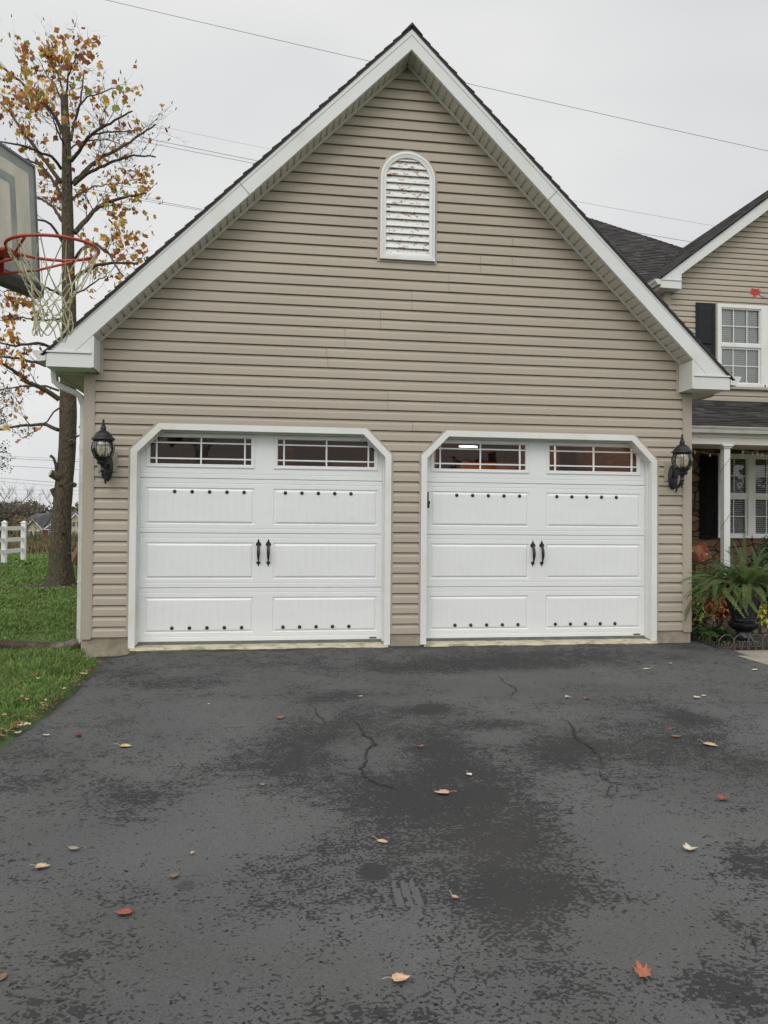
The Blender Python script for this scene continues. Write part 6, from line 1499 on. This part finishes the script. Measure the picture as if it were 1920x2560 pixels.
# ------------------------------------------------------------------ single leaves on the drive
DL = {k: mat('fallen_'+k, c, .75, 60, .25) for k, c in dict(tan=(.56, .37, .22), pale=(.62, .54, .43), red=(.30, .075, .055), brown=(.20, .12, .08), yellow=(.58, .44, .18), pink=(.52, .33, .24), orange=(.34, .115, .06), grey=(.30, .25, .20), dark=(.13, .03, .022)).items()}
leaves = [
 (37, 198, 'pale', 'maple', 17, 20, 'pale cream leaf on the asphalt nearest the grass edge at left'),
 (101, 203, 'pale', 'oval', 16, 80, 'small pale folded leaf between the grass edge and the dark red leaf'),
 (168, 205, 'dark', 'maple', 20, 100, 'dark red curled leaf lying above and left of the yellow leaf'),
 (272, 227, 'yellow', 'maple', 30, 250, 'yellow maple leaf with long stalk on the left of the drive'),
 (605, 167, 'brown', 'maple', 26, 180, 'red-brown leaf below the middle of the left garage door'),
 (451, 137, 'pale', 'oval', 9, 0, 'tiny white scrap below the left garage door'),
 (780, 122, 'pale', 'oval', 12, 90, 'tiny pale leaf on the drive below the pier between the doors'),
 (907, 231, 'orange', 'maple', 17, 30, 'small rust-red leaf on the dark stain in the middle of the drive'),
 (1014, 292, 'pale', 'maple', 19, 200, 'small cream leaf right of the rust-red one, above the pinkish tan leaf'),
 (955, 331, 'pink', 'maple', 38, 80, 'pinkish tan leaf lying on the big dark stain'),
 (825, 435, 'tan', 'oval', 32, 240, 'tan leaf with stalk just above the round oil stain'),
 (160, 447, 'grey', 'oval', 30, 60, 'grey-beige narrow leaf up and right of the curled tan leaf at left'),
 (92, 486, 'tan', 'maple', 32, 270, 'tan curled leaf with long stalk near the left edge of the picture'),
 (416, 457, 'pink', 'oval', 15, 140, 'tiny pinkish leaf above the brown lobed leaf'),
 (377, 506, 'brown', 'maple', 28, 330, 'brown lobed leaf beside the small round stain'),
 (268, 586, 'red', 'maple', 38, 90, 'red and white folded leaf with stalk in the left foreground'),
 (866, 731, 'tan', 'maple', 44, 280, 'large tan maple leaf in the foreground centre on a damp spot'),
 (5, 725, 'brown', 'oval', 30, 0, 'brown leaf cut by the left border in the foreground'),
 (982, 556, 'pink', 'oval', 20, 210, 'small salmon leaf with stalk beside the rake-like marks'),
 (1385, 724, 'orange', 'maple', 36, 10, 'rusty red leaf standing upright in the right foreground'),
 (1491, 455, 'pale', 'tulip', 32, 300, 'cream leaf with raised stalk on the right of the drive'),
 (1561, 348, 'red', 'maple', 27, 130, 'crimson leaf on the right of the drive above the cream leaf'),
 (1535, 231, 'tan', 'maple', 34, 200, 'pale tan pointed leaf with stalk near the right edge of the drive'),
 (1461, 213, 'orange', 'oval', 22, 90, 'orange curled leaf just left of the pale tan pointed leaf'),
 (1446, 197, 'red', 'maple', 10, 20, 'tiny red fragment above the orange curled leaf'),
 (1504, 129, 'pale', 'tulip', 18, 80, 'left one of two pale leaves close together on the right of the drive'),
 (1521, 125, 'pale', 'oval', 15, 120, 'right one of two pale leaves close together on the right of the drive'),
 (1266, 130, 'red', 'tulip', 17, 100, 'small red and tan leaf right of the hairline crack below the right door'),
 (1227, 127, 'pale', 'maple', 15, 250, 'small white leaf just left of the small red and tan leaf'),
 (1397, 67, 'pale', 'oval', 20, 90, 'flat cream leaf below the right end of the right garage door'),
 (1449, 55, 'pale', 'oval', 11, 90, 'tiny cream leaf nearest the garage corner at right'),
 (1630, 69, 'pale', 'oval', 20, 100, 'cream leaf on the drive beside the concrete walk'),
 (1652, 92, 'red', 'maple', 10, 100, 'tiny red leaf cut by the right border near the walk'),
 (566, 311, 'grey', 'maple', 14, 60, 'small grey leaf skeleton in the middle left of the drive')]
for x, y, col, shp, wpx, rot, lab in leaves:
    u, v = x*1.1573, 1600+y*1.1573; p = atZ(u, v, -.066); dist = (p-CAM).length; s = max(.016, wpx*1.1573/FPX*dist*.70)
    p.z = gz(p.x, p.y)+.006; root = thing('fallen_leaf', lab, 'leaf', tuple(p), 'fallen leaves on the driveway')
    rnd = random.Random(int(x*7+y)); m = MB(); pts = leaf_shape('curled' if shp == 'maple' and rnd.random() < .7 else shp, s*1.15); a = R(rot+rnd.uniform(-15, 15)); c, q = math.cos(a), math.sin(a); cu = rnd.uniform(1.8, 4.5)/s*.30; upr = .5 if 'upright' in lab else 0
    def W3(px, py):
        py -= s*.5; z = .004+cu*(px*px*1.0+py*py*.25)*.6+upr*(py+s*.5)+rnd.uniform(0, .001); return (p.x+px*c-py*q, p.y+px*q+py*c, p.z+z)
    # subdivided blade: rim, middle ring, midrib
    rim_ = pts; n = len(rim_); mid = [(px*.5, s*.5+(py-s*.5)*.5) for px, py in rim_]
    vs = [W3(*k) for k in rim_]+[W3(*k) for k in mid]+[W3(0, s*.5)]
    fs = [(i, (i+1) % n, n+(i+1) % n, n+i) for i in range(n)]+[(n+i, n+(i+1) % n, 2*n) for i in range(n)]
    m.add(vs, fs); bl = m.build('blade', DL[col], root, smooth=True)
    md = bl.modifiers.new('thickness', 'SOLIDIFY'); md.thickness = .0012
    if wpx > 16:
        m = MB(); b0 = Vector(W3(0, s*.3)); b1 = Vector(W3(0, 0)); e = Vector((p.x+(-s*1.05)*-q*1.0, p.y+(-s*1.05)*c, p.z+.012)); e = b1+(b1-Vector(W3(0, s*.5))).normalized()*s*rnd.uniform(.45, .8)+Vector((rnd.uniform(-.01, .01), rnd.uniform(-.01, .01), .008))
        m.tube([b0, b1, b1.lerp(e, .5)+Vector((0, 0, .006)), e], [.0011, .0012, .001, .0013], 5); m.build('stalk', DL['tan' if col in ('pale', 'tan', 'yellow', 'pink') else 'brown'], root)

# unseen wood added behind the camera for its silhouette mirrored in the door glass
m = MB(); rnd = random.Random(5)
for i in range(46):
    x = -70+i*3.1; h = 6.3+1.3*math.sin(i*.5)+rnd.uniform(-.6, .6)
    leaf_cloud(m, Vector((x, -66+rnd.uniform(-2, 2), h*.5)), 2.6, 2, h*.55, 150, .75, [0, 1, 2, 0])
tag(m.build('distant_wood', FW), 'brown wood added across the street to be mirrored in the garage door glass', 'wood', kind='stuff')
